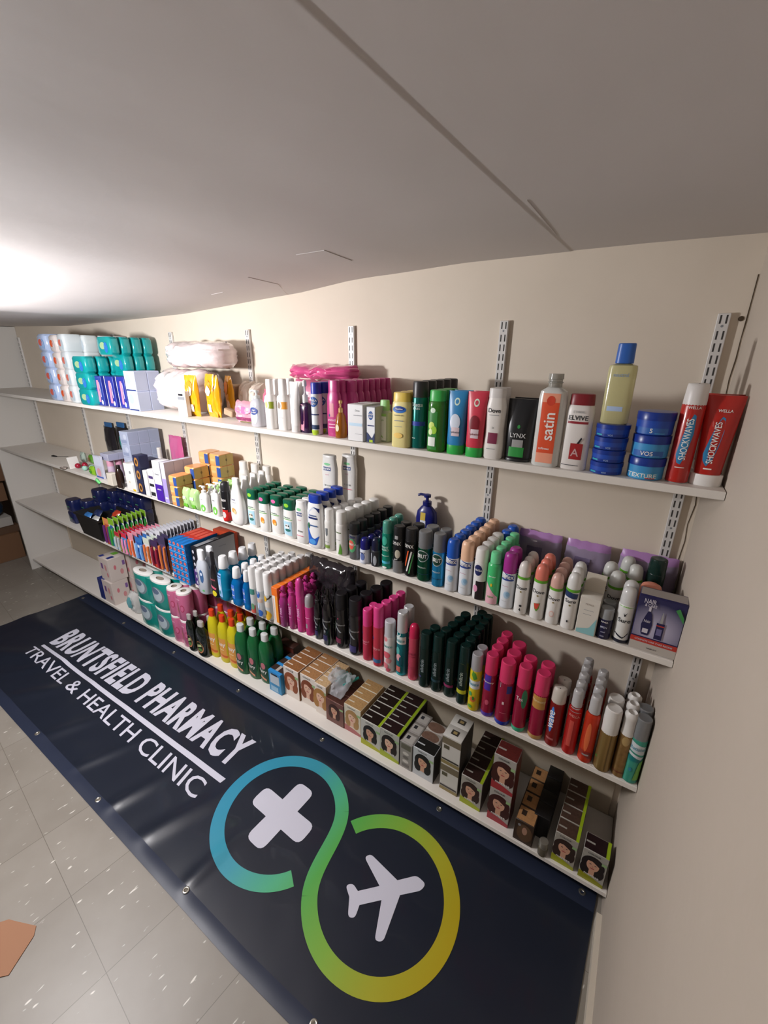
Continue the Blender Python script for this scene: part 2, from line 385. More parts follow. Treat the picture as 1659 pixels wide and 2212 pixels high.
def upright():
    mb = MB(); mb.box(-.0135, .0135, -.0125, -.0005, .31, 1.851, UPM, .0015)
    z = 1.838; i = 0
    while z > .34:
        for sx in (-.0062, .0062):
            mb.v += [(sx - .0019, -.0127, z - .011), (sx + .0019, -.0127, z - .011), (sx + .0019, -.0127, z + .009), (sx - .0019, -.0127, z + .009)]
            b = len(mb.v) - 4; mb.face((b, b + 1, b + 2, b + 3), slot)
        if i % 6 == 0:
            b = len(mb.v)
            for j in range(8): mb.v.append((.0032 * math.cos(j * math.pi / 4), -.0128, z - .0165 + .0032 * math.sin(j * math.pi / 4)))
            mb.face(range(b, b + 8), GREY)
            z -= .008
        z -= .0285; i += 1
    return mb
up0 = None
for i, x in enumerate(UPX):
    if up0 is None:
        T = thing('slotted_upright', UPN[0], 'upright', (x, 0, 0), 0, 'slotted uprights on the back wall'); upright().build('channel', T, None, False)
        for k in (1, 2, 3):
            zz = shelf_z(k, x) - TH - .0035; b = MB()
            b.rings([[(sx, -.013, zz - .042), (sx, -.235, zz - .014), (sx, -.235, zz), (sx, -.013, zz)] for sx in (-.002, .002)], UPM)
            b.build('bracket', T, None, False)
        up0 = T
    else:
        c = dup(up0, (x, 0, 0), UPN[i])
        for ch, k in zip([q for q in c.children if q.name.startswith('bracket')], (1, 2, 3)): ch.location.z = SZ[k][1] * (-(x - UPX[0]) / LEN)
# ---------------------------------------------------------------- banner lying on the floor
def bh(x, y):
    e = min(1, max(0, (y + 1.035) / .05), max(0, (-.235 - y) / .03) if y > -.27 else 1)
    wv = 0
    for cx, cy, L, a, ang in [(-3.2, -.85, .22, .011, .5), (-2.7, -.9, .16, .009, .9), (-2.3, -.92, .13, .008, 1.15), (-2.0, -.93, .1, .008, 1.2), (-1.7, -.95, .1, .009, 1.3), (-1.45, -.9, .12, .008, 1.2), (-3.4, -.6, .2, .008, .2), (-1.2, -.96, .1, .007, 1.5), (-2.9, -.75, .15, .006, 1.0)]:
        dx, dy = x - cx, y - cy; p = dx * math.cos(ang) + dy * math.sin(ang); q = -dx * math.sin(ang) + dy * math.cos(ang)
        wv += 1.3 * a * math.exp(-(q / (L * .28)) ** 2 - (p / (L * 1.5)) ** 2)
    return .0022 + wv * min(1, max(0, (y + 1.04) / .06)) + .0025 * (noise.noise(Vector((x * 3.1, y * 4.0, 1))) + .5) + .0012 * noise.noise(Vector((x * 11, y * 9, 3)))
BX0, BX1, BY0, BY1 = -3.60, -.006, -1.037, -.300
vinyl = mat('#1b212e', .31, coat=.2); hemm = mat('#262d40', .42)
BT = thing('banner', 'long dark navy vinyl banner lying face up on the tiled floor', 'banner', (0, 0, 0))
def yb0(x): return -1.043 - .0 * x + (.03 * max(0, x + .9))      # near edge
def yb1(x): return -.216 - .008 * (-x)   # far edge
def xb(x, t): return x - .045 * (1 - t) * max(0, (-x - 2.6)) # left edge skew
mb = MB(); NX, NY = 240, 60
def bpt(x, t, dz=0):
    y = yb0(x) + (yb1(x) - yb0(x)) * t; xx = xb(x, t); return (xx, y, bh(xx, y) + dz)
for i in range(NX + 1):
    x = BX0 + (BX1 - BX0) * i / NX
    for j in range(NY + 1): mb.v.append(bpt(x, j / NY))
for i in range(NX):
    for j in range(NY): a = i * (NY + 1) + j; mb.face((a, a + NY + 1, a + NY + 2, a + 1), vinyl)
mb.build('sheet', BT)
for t0, t1 in ((.0, .058), (.905, 1.0)):
    mb = MB()
    for i in range(NX + 1):
        x = BX0 + (BX1 - BX0) * i / NX
        for j in range(5):
            t = t0 + (t1 - t0) * j / 4; bulge = .0022 * math.sin(math.pi * j / 4) * (1 + .6 * noise.noise(Vector((x * 6, t0 * 9, 0)))) + .0007
            mb.v.append(bpt(x, t, bulge))
    for i in range(NX):
        for j in range(4): a = i * 5 + j; mb.face((a, a + 5, a + 6, a + 1), hemm)
    mb.build('hem', BT, 'folded hem welded along a long edge')
ey = [(-3.558, -.298), (-2.977, -.296), (-2.404, -.288), (-1.811, -.280), (-1.214, -.270), (-.593, -.262), (-.05, -.250), (-.61, -1.0), (-1.19, -1.005), (-1.788, -1.012), (-2.381, -1.012), (-2.98, -1.012)]
for x, y in ey:
    e = MB(); z = bh(x, y) + .0028
    P = [(z, .0045), (z + .0018, .0065), (z + .0022, .009), (z + .001, .0115), (z - .0006, .012)]
    rs = [[(x + r * math.cos(2 * math.pi * j / 20), y + r * math.sin(2 * math.pi * j / 20), zz) for j in range(20)] for zz, r in P]
    e.rings(rs, mat('#c9c6bb', .22, .9), False, False)
    b = len(e.v); e.v += [(x + .0045 * math.cos(2 * math.pi * j / 12), y + .0045 * math.sin(2 * math.pi * j / 12), z + .0001) for j in range(12)]; e.face(range(b, b + 12), mat('#6b6459', .7))
    e.build('eyelet', BT, 'round metal eyelet')
def flat(name, polys, m, lab, lift=.0011):
    """polys: list of polygons in floor x, y; cut finely so they follow the sheet"""
    bm = bmesh.new()
    for poly in polys:
        vs = [bm.verts.new((x, y, 0)) for x, y in poly]; bm.faces.new(vs)
    bm.normal_update(); bmesh.ops.triangulate(bm, faces=bm.faces[:], ngon_method='EAR_CLIP')
    for _ in range(9):
        long_e = [e for e in bm.edges if e.calc_length() > .022]
        if not long_e: break
        bmesh.ops.subdivide_edges(bm, edges=long_e, cuts=1, use_grid_fill=False); bmesh.ops.triangulate(bm, faces=bm.faces[:])
    for v in bm.verts: v.co.z = bh(v.co.x, v.co.y) + lift
    me = bpy.data.meshes.new(name); bm.to_mesh(me); bm.free(); me.materials.append(m)
    for p in me.polygons: p.use_smooth = True
    o = bpy.data.objects.new(name, me); COL.objects.link(o); o.parent = BT
    if lab: o['label'] = lab
    return o
PRINT = mat('#cfcfdd', .4)
def text_on(name, s, x0, x1, ya, yb, shear, bold, lab):
    vs, fs, tw, th = text_mesh(s, bold, 1.1 if bold > .02 else 1.0)
    def T(p):
        fx = p[0] / tw + .5; fz = p[1] / th + .5
        y0 = ya[0] + (ya[1] - ya[0]) * fx; y1 = yb[0] + (yb[1] - yb[0]) * fx
        return (x0 + (x1 - x0) * fx + shear * (fz - .5), y0 + (y1 - y0) * fz)
    return flat(name, [[T(vs[i]) for i in f] for f in fs], PRINT, lab)
text_on('lettering', 'BRUNTSFIELD PHARMACY', -3.158, -1.458, (-.676, -.615), (-.506, -.452), -.015, .038, 'bold white upper line of lettering')
text_on('lettering', 'TRAVEL & HEALTH CLINIC', -3.172, -1.470, (-.806, -.792), (-.738, -.708), -.02, .006, 'thin white lower line of lettering')
flat('rule', [[(-3.155, -.716), (-1.432, -.684), (-1.428, -.658), (-3.155, -.698)]], PRINT, 'long white line between the two lines of lettering')
# two interlocked rings, colour running from blue through green to yellow
def ring_mat():
    m = bpy.data.materials.new('ring_print'); m.use_nodes = True; nt = m.node_tree; b = nt.nodes['Principled BSDF']; N = nt.nodes.new; K = nt.links.new
    tc = N('ShaderNodeTexCoord'); sx = N('ShaderNodeSeparateXYZ'); K(tc.outputs['Object'], sx.inputs[0])
    mr = N('ShaderNodeMapRange'); mr.inputs['From Min'].default_value = -1.38; mr.inputs['From Max'].default_value = -.36; K(sx.outputs['X'], mr.inputs['Value'])
    cr = N('ShaderNodeValToRGB'); r = cr.color_ramp; r.elements[0].position = 0; r.elements[0].color = rgb('#2f8fb0'); r.elements[1].position = 1; r.elements[1].color = rgb('#b5a015')
    for p, c in ((.25, '#3592a6'), (.42, '#4fae80'), (.52, '#55a84c'), (.68, '#7fae3c'), (.85, '#a9a828')): q = r.elements.new(p); q.color = rgb(c)
    K(mr.outputs[0], cr.inputs[0]); K(cr.outputs[0], b.inputs['Base Color']); b.inputs['Roughness'].default_value = .4; return m
RM = ring_mat(); C1 = (-1.1135, -.634); C2 = (-.630, -.6365); RO, RI = .2705, .2165
def arcpoly(c, a0, a1, n=64):
    out = []
    for i in range(n):
        A = math.radians(a0 + (a1 - a0) * i / n); B = math.radians(a0 + (a1 - a0) * (i + 1) / n)
        out.append([(c[0] + RO * math.cos(A), c[1] + RO * math.sin(A)), (c[0] + RO * math.cos(B), c[1] + RO * math.sin(B)), (c[0] + RI * math.cos(B), c[1] + RI * math.sin(B)), (c[0] + RI * math.cos(A), c[1] + RI * math.sin(A))])
    return out
# the strand crosses from the first ring to the second between the two circles
left = arcpoly(C1, 36, 327 - 2, 80)      # first ring from its crossing, over the top and round to the cut
# open end of the right ring, then right ring down to the crossing
right = arcpoly(C2, 150, -144 + 0, 80)
def bez(P0, P1, P2, P3, t): return tuple((1 - t) ** 3 * a + 3 * (1 - t) ** 2 * t * b + 3 * (1 - t) * t * t * c + t ** 3 * d for a, b, c, d in zip(P0, P1, P2, P3))
Rm = (RO + RI) / 2; hw = (RO - RI) / 2
def onring(c, deg): a = math.radians(deg); return (c[0] + Rm * math.cos(a), c[1] + Rm * math.sin(a)), (-math.sin(a), math.cos(a))
pA, tA = onring(C1, 36); pB, tB = onring(C2, 216)
tA = (-tA[0], -tA[1]); tB = tB
Lh = .10
P = [bez(pA, (pA[0] + tA[0] * Lh, pA[1] + tA[1] * Lh), (pB[0] - tB[0] * Lh, pB[1] - tB[1] * Lh), pB, i / 24) for i in range(25)]
strand = []
def nrm(i):
    a, b = P[max(i - 1, 0)], P[min(i + 1, 24)]; d = (b[0] - a[0], b[1] - a[1]); l = math.hypot(*d); return (-d[1] / l, d[0] / l)
for i in range(24):
    n0, n1 = nrm(i), nrm(i + 1)
    strand.append([(P[i][0] + n0[0] * hw, P[i][1] + n0[1] * hw), (P[i + 1][0] + n1[0] * hw, P[i + 1][1] + n1[1] * hw), (P[i + 1][0] - n1[0] * hw, P[i + 1][1] - n1[1] * hw), (P[i][0] - n0[0] * hw, P[i][1] - n0[1] * hw)])
flat('ring', left + strand + right, RM, 'blue to green to yellow double loop')
cr_ = [[-1.242, -.596], [-1.161, -.59], [-1.155, -.498], [-1.081, -.508], [-1.072, -.589], [-.99, -.598], [-.985, -.669], [-1.071, -.677], [-1.077, -.765], [-1.145, -.763], [-1.158, -.676], [-1.244, -.663]]
def roundpoly(P, r, skip=()):
    out = []; n = len(P)
    for i, p in enumerate(P):
        if i in skip: out.append(tuple(p)); continue
        a, b = P[i - 1], P[(i + 1) % n]
        for s, q in ((0, a), (1, b)):
            pass
        def to(q):
            d = (q[0] - p[0], q[1] - p[1]); l = math.hypot(*d); k = min(r, l * .45) / l; return (p[0] + d[0] * k, p[1] + d[1] * k)
        A, B = to(a), to(b)
        for t in (0, .25, .5, .75, 1): out.append(tuple((1 - t) ** 2 * A[c] + 2 * t * (1 - t) * p[c] + t * t * B[c] for c in (0, 1)))
    return out
def cross(cx, cy, L, hw_, ang):
    ca, sa = math.cos(ang), math.sin(ang); P = [(hw_, hw_), (L, hw_), (L, -hw_), (hw_, -hw_), (hw_, -L), (-hw_, -L), (-hw_, -hw_), (-L, -hw_), (-L, hw_), (-hw_, hw_), (-hw_, L), (hw_, L)]
    return [(cx + x * ca - y * sa, cy + x * sa + y * ca) for x, y in P]
flat('cross', [roundpoly(cross(-1.1135, -.632, .142, .044, -.04), .03, (0, 3, 6, 9))], PRINT, 'rounded white medical cross', .0013)
pl = [(-.512, -.528), (-.551, -.523), (-.601, -.574), (-.728, -.555), (-.742, -.577), (-.644, -.623), (-.698, -.677), (-.726, -.668), (-.744, -.687), (-.712, -.707), (-.681, -.755), (-.660, -.744), (-.669, -.707), (-.615, -.654), (-.573, -.757), (-.549, -.744), (-.57, -.607), (-.516, -.555)]
flat('aeroplane', [roundpoly(pl, .014, (2, 5, 6, 9, 12, 13, 16))], PRINT, 'white aeroplane silhouette', .0013)
# ---------------------------------------------------------------- builders for the goods
CLEAR = glass('#f2f3f2', .06, .9)
def S(h, w, d, prof, n=2.0):
    """profile rows (z fraction, x fraction[, y fraction[, n]]) -> sections in metres"""
    out = []
    for p in prof:
        z, x = p[0], p[1]; y = p[2] if len(p) > 2 else x; e = p[3] if len(p) > 3 else n
        out.append((z * h, x * w / 2, y * d / 2, e))
    return out
def can(body, cap, capf=.22, style='flat', art=(), rim=None, capart=(), bname='body', foot=None, footf=.06, capw=.97):
    """aerosol can: domed foot, straight wall, shoulder; cap on top"""
    def f(T, w, d, h):
        hb = h * (1 - capf); b = MB()
        prof = [(0, .88), (.012, .97), (.02, 1), (footf, 1), (footf + .001, 1), (.94, 1), (.965, .96), (.985, .86), (1, .8)]
        ms = [rim or SILV, rim or body, foot or body, foot or body, body, body, body, body]
        b.loft(S(hb, w, w, prof), ms, 24); b.art(art); b.build(bname, T)
        c = MB(); z0 = hb * (.955 if style != 'neck' else .97)
        if style == 'flat': pr = [(0, capw), (.03, capw), (.88, capw * .97), (.97, capw * .92), (1, capw * .8), (.985, capw * .55), (.985, .05)]
        elif style == 'dome': pr = [(0, .95), (.3, .95), (.6, .92), (.8, .82), (.93, .6), (1, .25)]
        elif style == 'slope': pr = [(0, .96), (.5, .95), (.8, .9), (.93, .8), (1, .55), (.99, .1)]
        elif style == 'twist': pr = [(0, .97), (.08, .97), (.1, .93), (.7, .9), (.75, .95), (.9, .93), (1, .6), (.92, .5), (.9, .1)]
        elif style == 'nozzle': pr = [(0, .97), (.25, .97), (.55, .93), (.85, .9, .75), (.97, .86, .55), (1, .7, .4)]
        elif style == 'neck': pr = [(0, .62), (.1, .62), (.12, .78), (.85, .74), (.95, .68), (1, .5)]
        c.loft([(z0 + z, a, q, e) for z, a, q, e in S(h - z0, w, w, pr)], cap, 22); c.art(capart)
        if style == 'nozzle': c.lathe([(0, w * .05), (.004, w * .05)], BLACK, 8, 0, -w * .18, h - .004)
        c.build('cap', T)
    return f
def shampoo(body, cap, capf=.14, style='oval', art=(), e=.6, n=2.3, capart=(), inv=False, waist=None):
    """flat oval bottle with a snap cap above (or below when inv: a tube standing on its cap)"""
    def f(T, w, d, h):
        b = MB(); hc = h * capf
        if inv:
            c = MB(); c.loft(S(hc, w * .9, d * .98, [(0, .95), (.1, 1), (.9, 1), (1, .98)], n), cap, 24); c.art(capart); c.build('cap', T)
            pr = [(0, .9), (.04, .95), (.3, .96), (.6, 1, .86), (.85, 1, .5), (.97, 1, .2), (1, 1, .12)] if waist is None else waist
            b.loft([(hc + q[0],) + q[1:] for q in S(h - hc, w, d, pr, n)], body, 26); b.art(art); b.surf and None
            b.build('body', T)
        else:
            pr = waist or {'oval': [(0, .88), (.02, .97), (.1, 1), (.55, 1), (.8, .97), (.93, .88), (1, .72)],
                           'round': [(0, .92), (.02, 1), (.85, 1), (.93, .95), (1, .6)],
                           'square': [(0, .93), (.015, 1), (.9, 1), (.97, .95), (1, .85)],
                           'curvy': [(0, .86), (.03, .96), (.2, 1), (.45, .9), (.65, .93), (.85, .98), (1, .8)],
                           'drop': [(0, .8), (.04, .95), (.2, 1), (.5, .95), (.75, .75), (.93, .5), (1, .42)]}[style]
            b.loft(S(h - hc, w, d, pr, n), body, 26); b.art(art); b.build('body', T)
            c = MB(); q = pr[-1][1]; q2 = min(1, q * 1.06)
            c.loft([(h - hc * 1.02 + z, a, y_, e_) for z, a, y_, e_ in S(hc * 1.02, w, d, [(0, q2), (.08, q2), (.88, q2 * .97), (.97, q2 * .92), (1, q2 * .8)], n)], cap, 24); c.art(capart); c.build('cap', T)
    return f
def pump(body, head, hf=.3, art=(), prof=None, n=2.2, spout=True, e=1, inner=None):
    def f(T, w, d, h):
        hb = h * (1 - hf); b = MB()
        b.loft(S(hb, w, d, prof or [(0, .85), (.03, .97), (.1, 1), (.7, 1), (.85, .9), (.94, .6), (1, .35)], n), body, 24); b.art(art); b.build('body', T)
        p = MB(); hh = h - hb
        p.lathe([(0, w * .2), (hh * .35, w * .2), (hh * .36, w * .14), (hh * .45, w * .07), (hh * .72, w * .07), (hh * .74, w * .16), (hh * .95, w * .16), (hh, w * .1)], head, 16, 0, 0, hb - .002)
        ph = p.build('pump_head', T)
        if spout: q = MB(); q.tube([(0, 0, h - hh * .15), (-w * .3, -d * .1, h - hh * .12), (-w * .42, -d * .12, h - hh * .22)], w * .06, head, 8); q.build('spout', ph)
    return f
def stack_px(uL, uR, vb, ut, vt, k): return measure(uL, uR, vb, ut, vt, k)
def carton(cols, art=(), side=(), top=(), parts=()):
    """a carton: cols = material; art on its front, right side and top"""
    def f(T, w, d, h):
        b = MB(); b.box(-w / 2, w / 2, -d / 2, d / 2, 0, h, cols, .0012); b.art(art); b.side('R').art(side); b.side('T').art(top); b.build('box_body', T)
    return f
def box_px(pL, pR, top, k, depth):
    """front bottom corners and front top pixel -> centre, size"""
    A = onshelf(pL[0], pL[1], k); B = onshelf(pR[0], pR[1], k); y = (A.y + B.y) / 2
    T_ = ony(top[0], top[1], y); h = T_.z - A.z; w = abs(B.x - A.x)
    return (A.x + B.x) / 2, y + depth / 2, A.z, w, depth, h
def cartons(name, cat, desc, mbf, pL, pR, top, k, depth, n=1, group=None, levels=1, h=None, w=None, x=None, dy=None):
    """cartons one behind another and stacked; mbf(T,w,d,h)"""
    cx, cy, z, w_, d, h_ = box_px(pL, pR, top, k, depth); w = w or w_; h = h or h_ / levels; cx = x if x is not None else cx
    cx = min(cx, -w / 2 - .001)
    if cy + d / 2 > -.003 and n == 1: cy = -.003 - d / 2
    root = None; g = group or (desc if n * levels > 1 else None); LOG.append((desc, round(cx, 3), round(cy, 3), round(w, 3), round(h, 3), d, n))
    for i in range(n):
        y = cy + (dy or (d + .0012)) * i
        if y + d / 2 > -.002: break
        for j in range(levels):
            lab = desc
            if levels > 1: lab += ', ' + (('lowest', 'second up', 'third up', 'fourth up', 'fifth up', 'sixth up', 'seventh up')[j])
            if n > 1: lab += (' at the front' if i == 0 else ', %s row back' % ORD[i])
            L = (cx, y, z + j * (h + .0006) + .0004)
            if root is None:
                root = thing(name, lab, cat, L, 0, g); mbf(root, w, d, h)
            else: dup(root, L, lab)
    return root
def pouch_mb(b, w, h, d, m, cx=0, cy=0, z0=0, amp=.004, nx=14, nz=12, seed=0, fill=.5, seam=.06, mseam=None, pwr=2):
    """soft pillow bag with crumpled faces, upright in the x-z plane"""
    base = len(b.v); idx = {}
    for sgn in (-1, 1):
        for i in range(nx + 1):
            for j in range(nz + 1):
                a = 2 * i / nx - 1; q = 2 * j / nz - 1
                edge = i in (0, nx) or j in (0, nz)
                if sgn == 1 and edge: idx[(1, i, j)] = idx[(-1, i, j)]; continue
                t = (1 - abs(a) ** (pwr * 1.6)) * (1 - abs(q) ** (pwr * 1.4)); t = max(t, 0) ** .55
                nn = noise.noise(Vector((a * 2.6 + seed, q * 2.6, sgn * 5 + seed))) + .5 * noise.noise(Vector((a * 7 + seed, q * 7, sgn * 9)))
                y = sgn * (d / 2) * t + amp * nn * (0.3 + t)
                xx = cx + a * w / 2 * (1 - .05 * abs(q) ** 3) + amp * .6 * noise.noise(Vector((q * 5, seed, i)))
                zz = z0 + (q + 1) * h / 2 + (amp * .8 * noise.noise(Vector((a * 4, seed + 3, 0))) if j > 0 else 0)
                idx[(sgn, i, j)] = len(b.v); b.v.append((xx, cy + y, max(zz, z0)))
    for sgn in (-1, 1):
        for i in range(nx):
            for j in range(nz):
                q = [idx[(sgn, i, j)], idx[(sgn, i + 1, j)], idx[(sgn, i + 1, j + 1)], idx[(sgn, i, j + 1)]]
                mm = mseam if (mseam and (j >= nz - 2 or j < 1)) else m
                b.face(q if sgn < 0 else q[::-1], mm)
    def surf(x, z, L=1):
        a = max(-.97, min(.97, x / (w / 2))); q = max(-.97, min(.97, 2 * z / h - 1)); t = (1 - abs(a) ** (pwr * 1.6)) * (1 - abs(q) ** (pwr * 1.4)); t = max(t, 0) ** .55
        nn = noise.noise(Vector((a * 2.6 + seed, q * 2.6, -5 + seed))) + .5 * noise.noise(Vector((a * 7 + seed, q * 7, -9)))
        return Vector((cx + x, cy - (d / 2) * t + amp * nn * (.3 + t) - .0022 - .0003 * L, z0 + z))
    b.surf = surf; b.w = w / 2; b.h = h
def portrait_box(hair, skin=SKIN, base='#e9e4dc', band=None, toph='#2b1d1a', stripe=None, title='', rz=.62):
    B = mat(base, .35)
    art = [('face', -.05, .58, .20, mat(hair, .6), skin)]
    if band: art += [('p', [(-1, 0), (1, 0), (1, .10), (.2, .17), (-1, .24)], mat(band, .35))]
    if title: art += [('t', title, .0, .24, .07, WHITE if band else INK, 0, .75)]
    art += [('r', .55, .72, .95, .8, mat('#8fb07a', .5)), ('t', 'COLOUR', -.1, .93, .05, INK, 0, .5)]
    top = [('r', -.96, .04, .96, .96, mat(toph, .4, mott=.5, bscale=120)), ('r', -.9, .42, -.2, .52, B)]
    if stripe: top.append(('r', .72, .0, .98, 1, mat(stripe, .4)))
    return carton(B, art, [('r', -1, 0, 1, 1, mat(toph, .4))], top)
# ---------------------------------------------------------------- top shelf, right to left
W_ = WHITE
redp = mat('#b3231c', .3, coat=.3); blub = mat('#2f7fb0', .4)
row('styling_tube', 'tube', 'red styling tube on white cap beside the right wall', shampoo(redp, W_, .13, inv=True, n=2.0,
    waist=[(0, .72), (.04, .74), (.3, .8), (.6, .9, .8), (.85, .97, .5), (.97, 1, .25), (1, 1, .2)],
    art=[('p', [(-.5, .36), (-.42, .28), (-.2, .22), (.05, .3), (.2, .45), (.28, .62), (.22, .76), (.02, .78), (-.2, .66), (-.38, .5)], blub), ('t', 'SHOCKWAVES', -.08, .49, .062, W_, 1, .46), ('t', 'WELLA', .1, .84, .03, W_), ('r', -.3, .19, .15, .205, W_)]),
    (1494, 1563, 1051, 1574, 869), 1, 2, e=.62, w=.066, h=.188)
row('hair_spray', 'spray can', 'red styling spray can with white nozzle beside the red tube', can(redp, mat('#d9d5d2'), .17, 'nozzle', [('p', [(-.55, .36), (-.35, .26), (0, .24), (.3, .4), (.5, .62), (.48, .82), (.2, .86), (-.15, .74), (-.4, .55)], blub), ('t', 'SHOCKWAVES', 0, .55, .075, W_, 1, .5), ('t', 'WELLA', .1, .93, .03, W_), ('r', -.4, .2, .4, .21, W_)], capw=.9),
    (1432, 1484, 1044, 1495, 827), 1, 1)
def jar(body, lid, art=(), lf=.36):
    def f(T, w, d, h):
        b = MB(); b.lathe([(0, w * .44), (h * .05, w * .48), (h * (1 - lf), w * .485)], body, 28); b.art(art); b.build('jar_body', T)
        c = MB(); c.lathe([(h * (1 - lf), w * .5), (h * (1 - lf) + .001, w * .5), (h * .96, w * .5), (h * .995, w * .485), (h, w * .46)], lid, 28); c.build('lid', T)
    return f
dk = mat('#17358c', .3); lb = mat('#3e8fc6', .35)
for (px, n, nm, txts) in (((1346, 1431, 1038, 1414, 888), 3, 'wide blue hair gel jar', ['TEXTURE', 'VO5', '5']), ((1268, 1343, 1027, 1323, 915), 4, 'slim dark blue wax jar', ['VO5'] * 4)):
    x, y, z, w, h = measure(*px, 1); hh = h / n
    for i in range(n):
        T = thing('hair_jar', '%s, %s in its stack on the top shelf' % (nm, ['bottom one', 'second up', 'third up', 'top one'][i if i < n - 1 else 3]), 'jar', (x, y, z + i * (hh + .0003)), 0, nm + 's in a stack')
        if n == 3: a = [('r', -.8, .1, .75, .52, mat('#4aa3cf' if i == 0 else '#2f62ad')), ('t', txts[i], -.1, .33, .3, W_), ('r', .1, .12, .6, .2, RED if i == 0 else lb)]
        else: a = [('r', -.9, .1, .9, .45, dk), ('t', 'VO5', 0, .3, .22, mat('#9fb6dd')), ('r', -.85, .2, -.5, .38, mat('#35a5b5'))]
        jar(lb if n == 3 and i < 2 else mat('#2149a8', .35), dk, a)(T, w, w, hh)
        if n == 4: JT = (x, y, z + 4 * (hh + .0003))
# oil bottle standing on the slim jars
T = thing('oil_bottle', 'tall clear pale yellow oil bottle with blue cap on stacked jars', 'bottle', (JT[0] - .002, JT[1], JT[2]))
b = MB(); w, h = .058, .172
b.loft(S(.130, w, .036, [(0, .9), (.02, 1), (.9, 1), (.97, .95), (1, .5)], 3), mat('#d8d3a0', .15, 0, .35), 26)
b.art([('r', -.6, .22, .5, .30, mat('#a9bfe0')), ('t', 'neutral', 0, .82, .06, mat('#8fa3b5'))]); b.build('body', T)
c = MB(); c.loft([(.1302, .017, .014), (.131, .0185, .015), (.170, .0175, .014), (.172, .016, .012)], mat('#2f62b5', .35), 22, 2.6); c.build('cap', T)
row('shampoo_bottle', 'bottle', 'white shampoo bottle with dark red band and red handbag picture', shampoo(mat('#ddd8d4'), mat('#7c1a24'), .14, 'square', n=2.6, art=[('t', "L'OREAL", 0, .90, .035, SILV), ('t', 'ELVIVE', -.02, .81, .07, INK, 0, .74), ('r', -.75, .72, .75, .755, mat('#8e2733')), ('r', -.3, .17, .62, .42, mat('#a0262a')), ('p', [(.15, .42), (.32, .42), (.5, .5), (.42, .52)], INK), ('t', 'A', .1, .28, .12, mat('#c9a0a0')), ('r', -.8, .07, .5, .08, INK)]),
    (1206, 1264, 1015, 1258, 850), 1, 1, e=.6)
def satin(T, w, d, h):
    b = MB(); b.loft(S(h * .86, w, d, [(0, .9), (.02, 1), (.86, 1), (.95, .93), (1, .5)], 3.2), mat('#cfcfcb', .25), 26)
    b.art([('r', -.62, .05, .62, .93, mat('#e79a7e')), ('r', -.62, .18, .62, .82, mat('#d8512f')), ('e', 0, .84, .3, .06, mat('#c93f28')), ('t', 'satin', .05, .52, .13, W_, 1, .36), ('t', 'softness', -.1, .24, .03, W_)]); b.build('body', T)
    c = MB(); c.lathe([(0, w * .24), (h * .04, w * .24), (h * .045, w * .27), (h * .055, w * .27), (h * .06, w * .24), (h * .08, w * .24), (h * .085, w * .27), (h * .14, w * .26)], mat('#b9b8b0', .12, 0, .5), 18, 0, 0, h * .86); c.build('neck', T, 'open threaded neck')
row('lotion_bottle', 'bottle', 'frosted bottle with coral label and open threaded neck', satin, (1146, 1205, 1008, 1203, 807), 1, 1, e=.62)
row('shower_gel', 'tube', 'black shower gel tube with green block near its base', shampoo(mat('#17181b', .3), BLACK, .05, inv=True, n=2.4, waist=[(0, .88), (.03, .92), (.5, .97, .8), (.85, 1, .4), (1, 1, .12)],
    art=[('r', -.55, .08, .5, .24, mat('#2c8a3f')), ('r', -.35, .24, .4, .36, SILV), ('t', 'LYNX', 0, .43, .07, mat('#c9c9c9')), ('e', 0, .57, .1, .03, mat('#2c8a3f'))]), (1085, 1148, 998, 1137, 862), 1, 2, e=.62)
row('body_lotion', 'bottle', 'white curvy lotion bottle with plum coloured emblem', shampoo(mat('#dbd7d2'), mat('#cdc9c6'), .13, 'curvy', e=.6, art=[('t', 'Dove', .0, .80, .07, INK), ('r', -.5, .72, .5, .73, GREY), ('r', -.45, .26, .5, .44, mat('#7a2c48')), ('t', 'D', 0, .52, .03, INK), ('r', -.5, .17, .4, .18, GREY)]), (1041, 1084, 992, 1079, 838), 1, 2, e=.6)
for nm, bc, px, fr in (('red', '#c9384c', (1002, 1043, 988, 1031, 846), '#7c1524'), ('blue', '#2a7fb5', (962, 1003, 982, 986, 844), '#cfd8e6')):
    row('conditioner_tube', 'tube', '%s conditioner tube standing on a bright green cap' % nm, shampoo(mat(bc, .35), mat('#2fa548'), .15, inv=True, n=2.1, waist=[(0, .88), (.05, .92), (.3, .9), (.7, 1, .7), (.93, 1.03, .3), (1, 1.03, .15)],
        art=[('e', .05, .84, .28, .06, mat('#cfe3cf')), ('e', .05, .84, .17, .035, mat(bc)), ('e', .0, .52, .52, .13, mat(fr)), ('r', -.3, .3, .5, .44, mat('#d9c6cd')), ('t', 'hydration', .1, .36, .04, mat(fr if nm == 'red' else '#456'.replace('#456', '#445566')))]), px, 1, 2, e=.62)
row('shampoo_bottle', 'bottle', 'clear green shampoo bottle with lime slices on its label', shampoo(mat('#3f8a2c', .15, 0, .4), mat('#35a84a'), .17, 'square', n=2.4, art=[('r', -.9, .05, .35, .8, mat('#2e7d32')), ('e', -.2, .82, .3, .05, mat('#cfe3cf')), ('e', -.3, .52, .36, .08, mat('#c8dd6a')), ('e', 0, .44, .34, .08, mat('#9ccc3c')), ('e', -.4, .4, .25, .06, mat('#dcecb0')), ('r', -.7, .12, .2, .3, mat('#dfe5dc'))]), (922, 960, 977, 949, 842), 1, 3, e=.7)
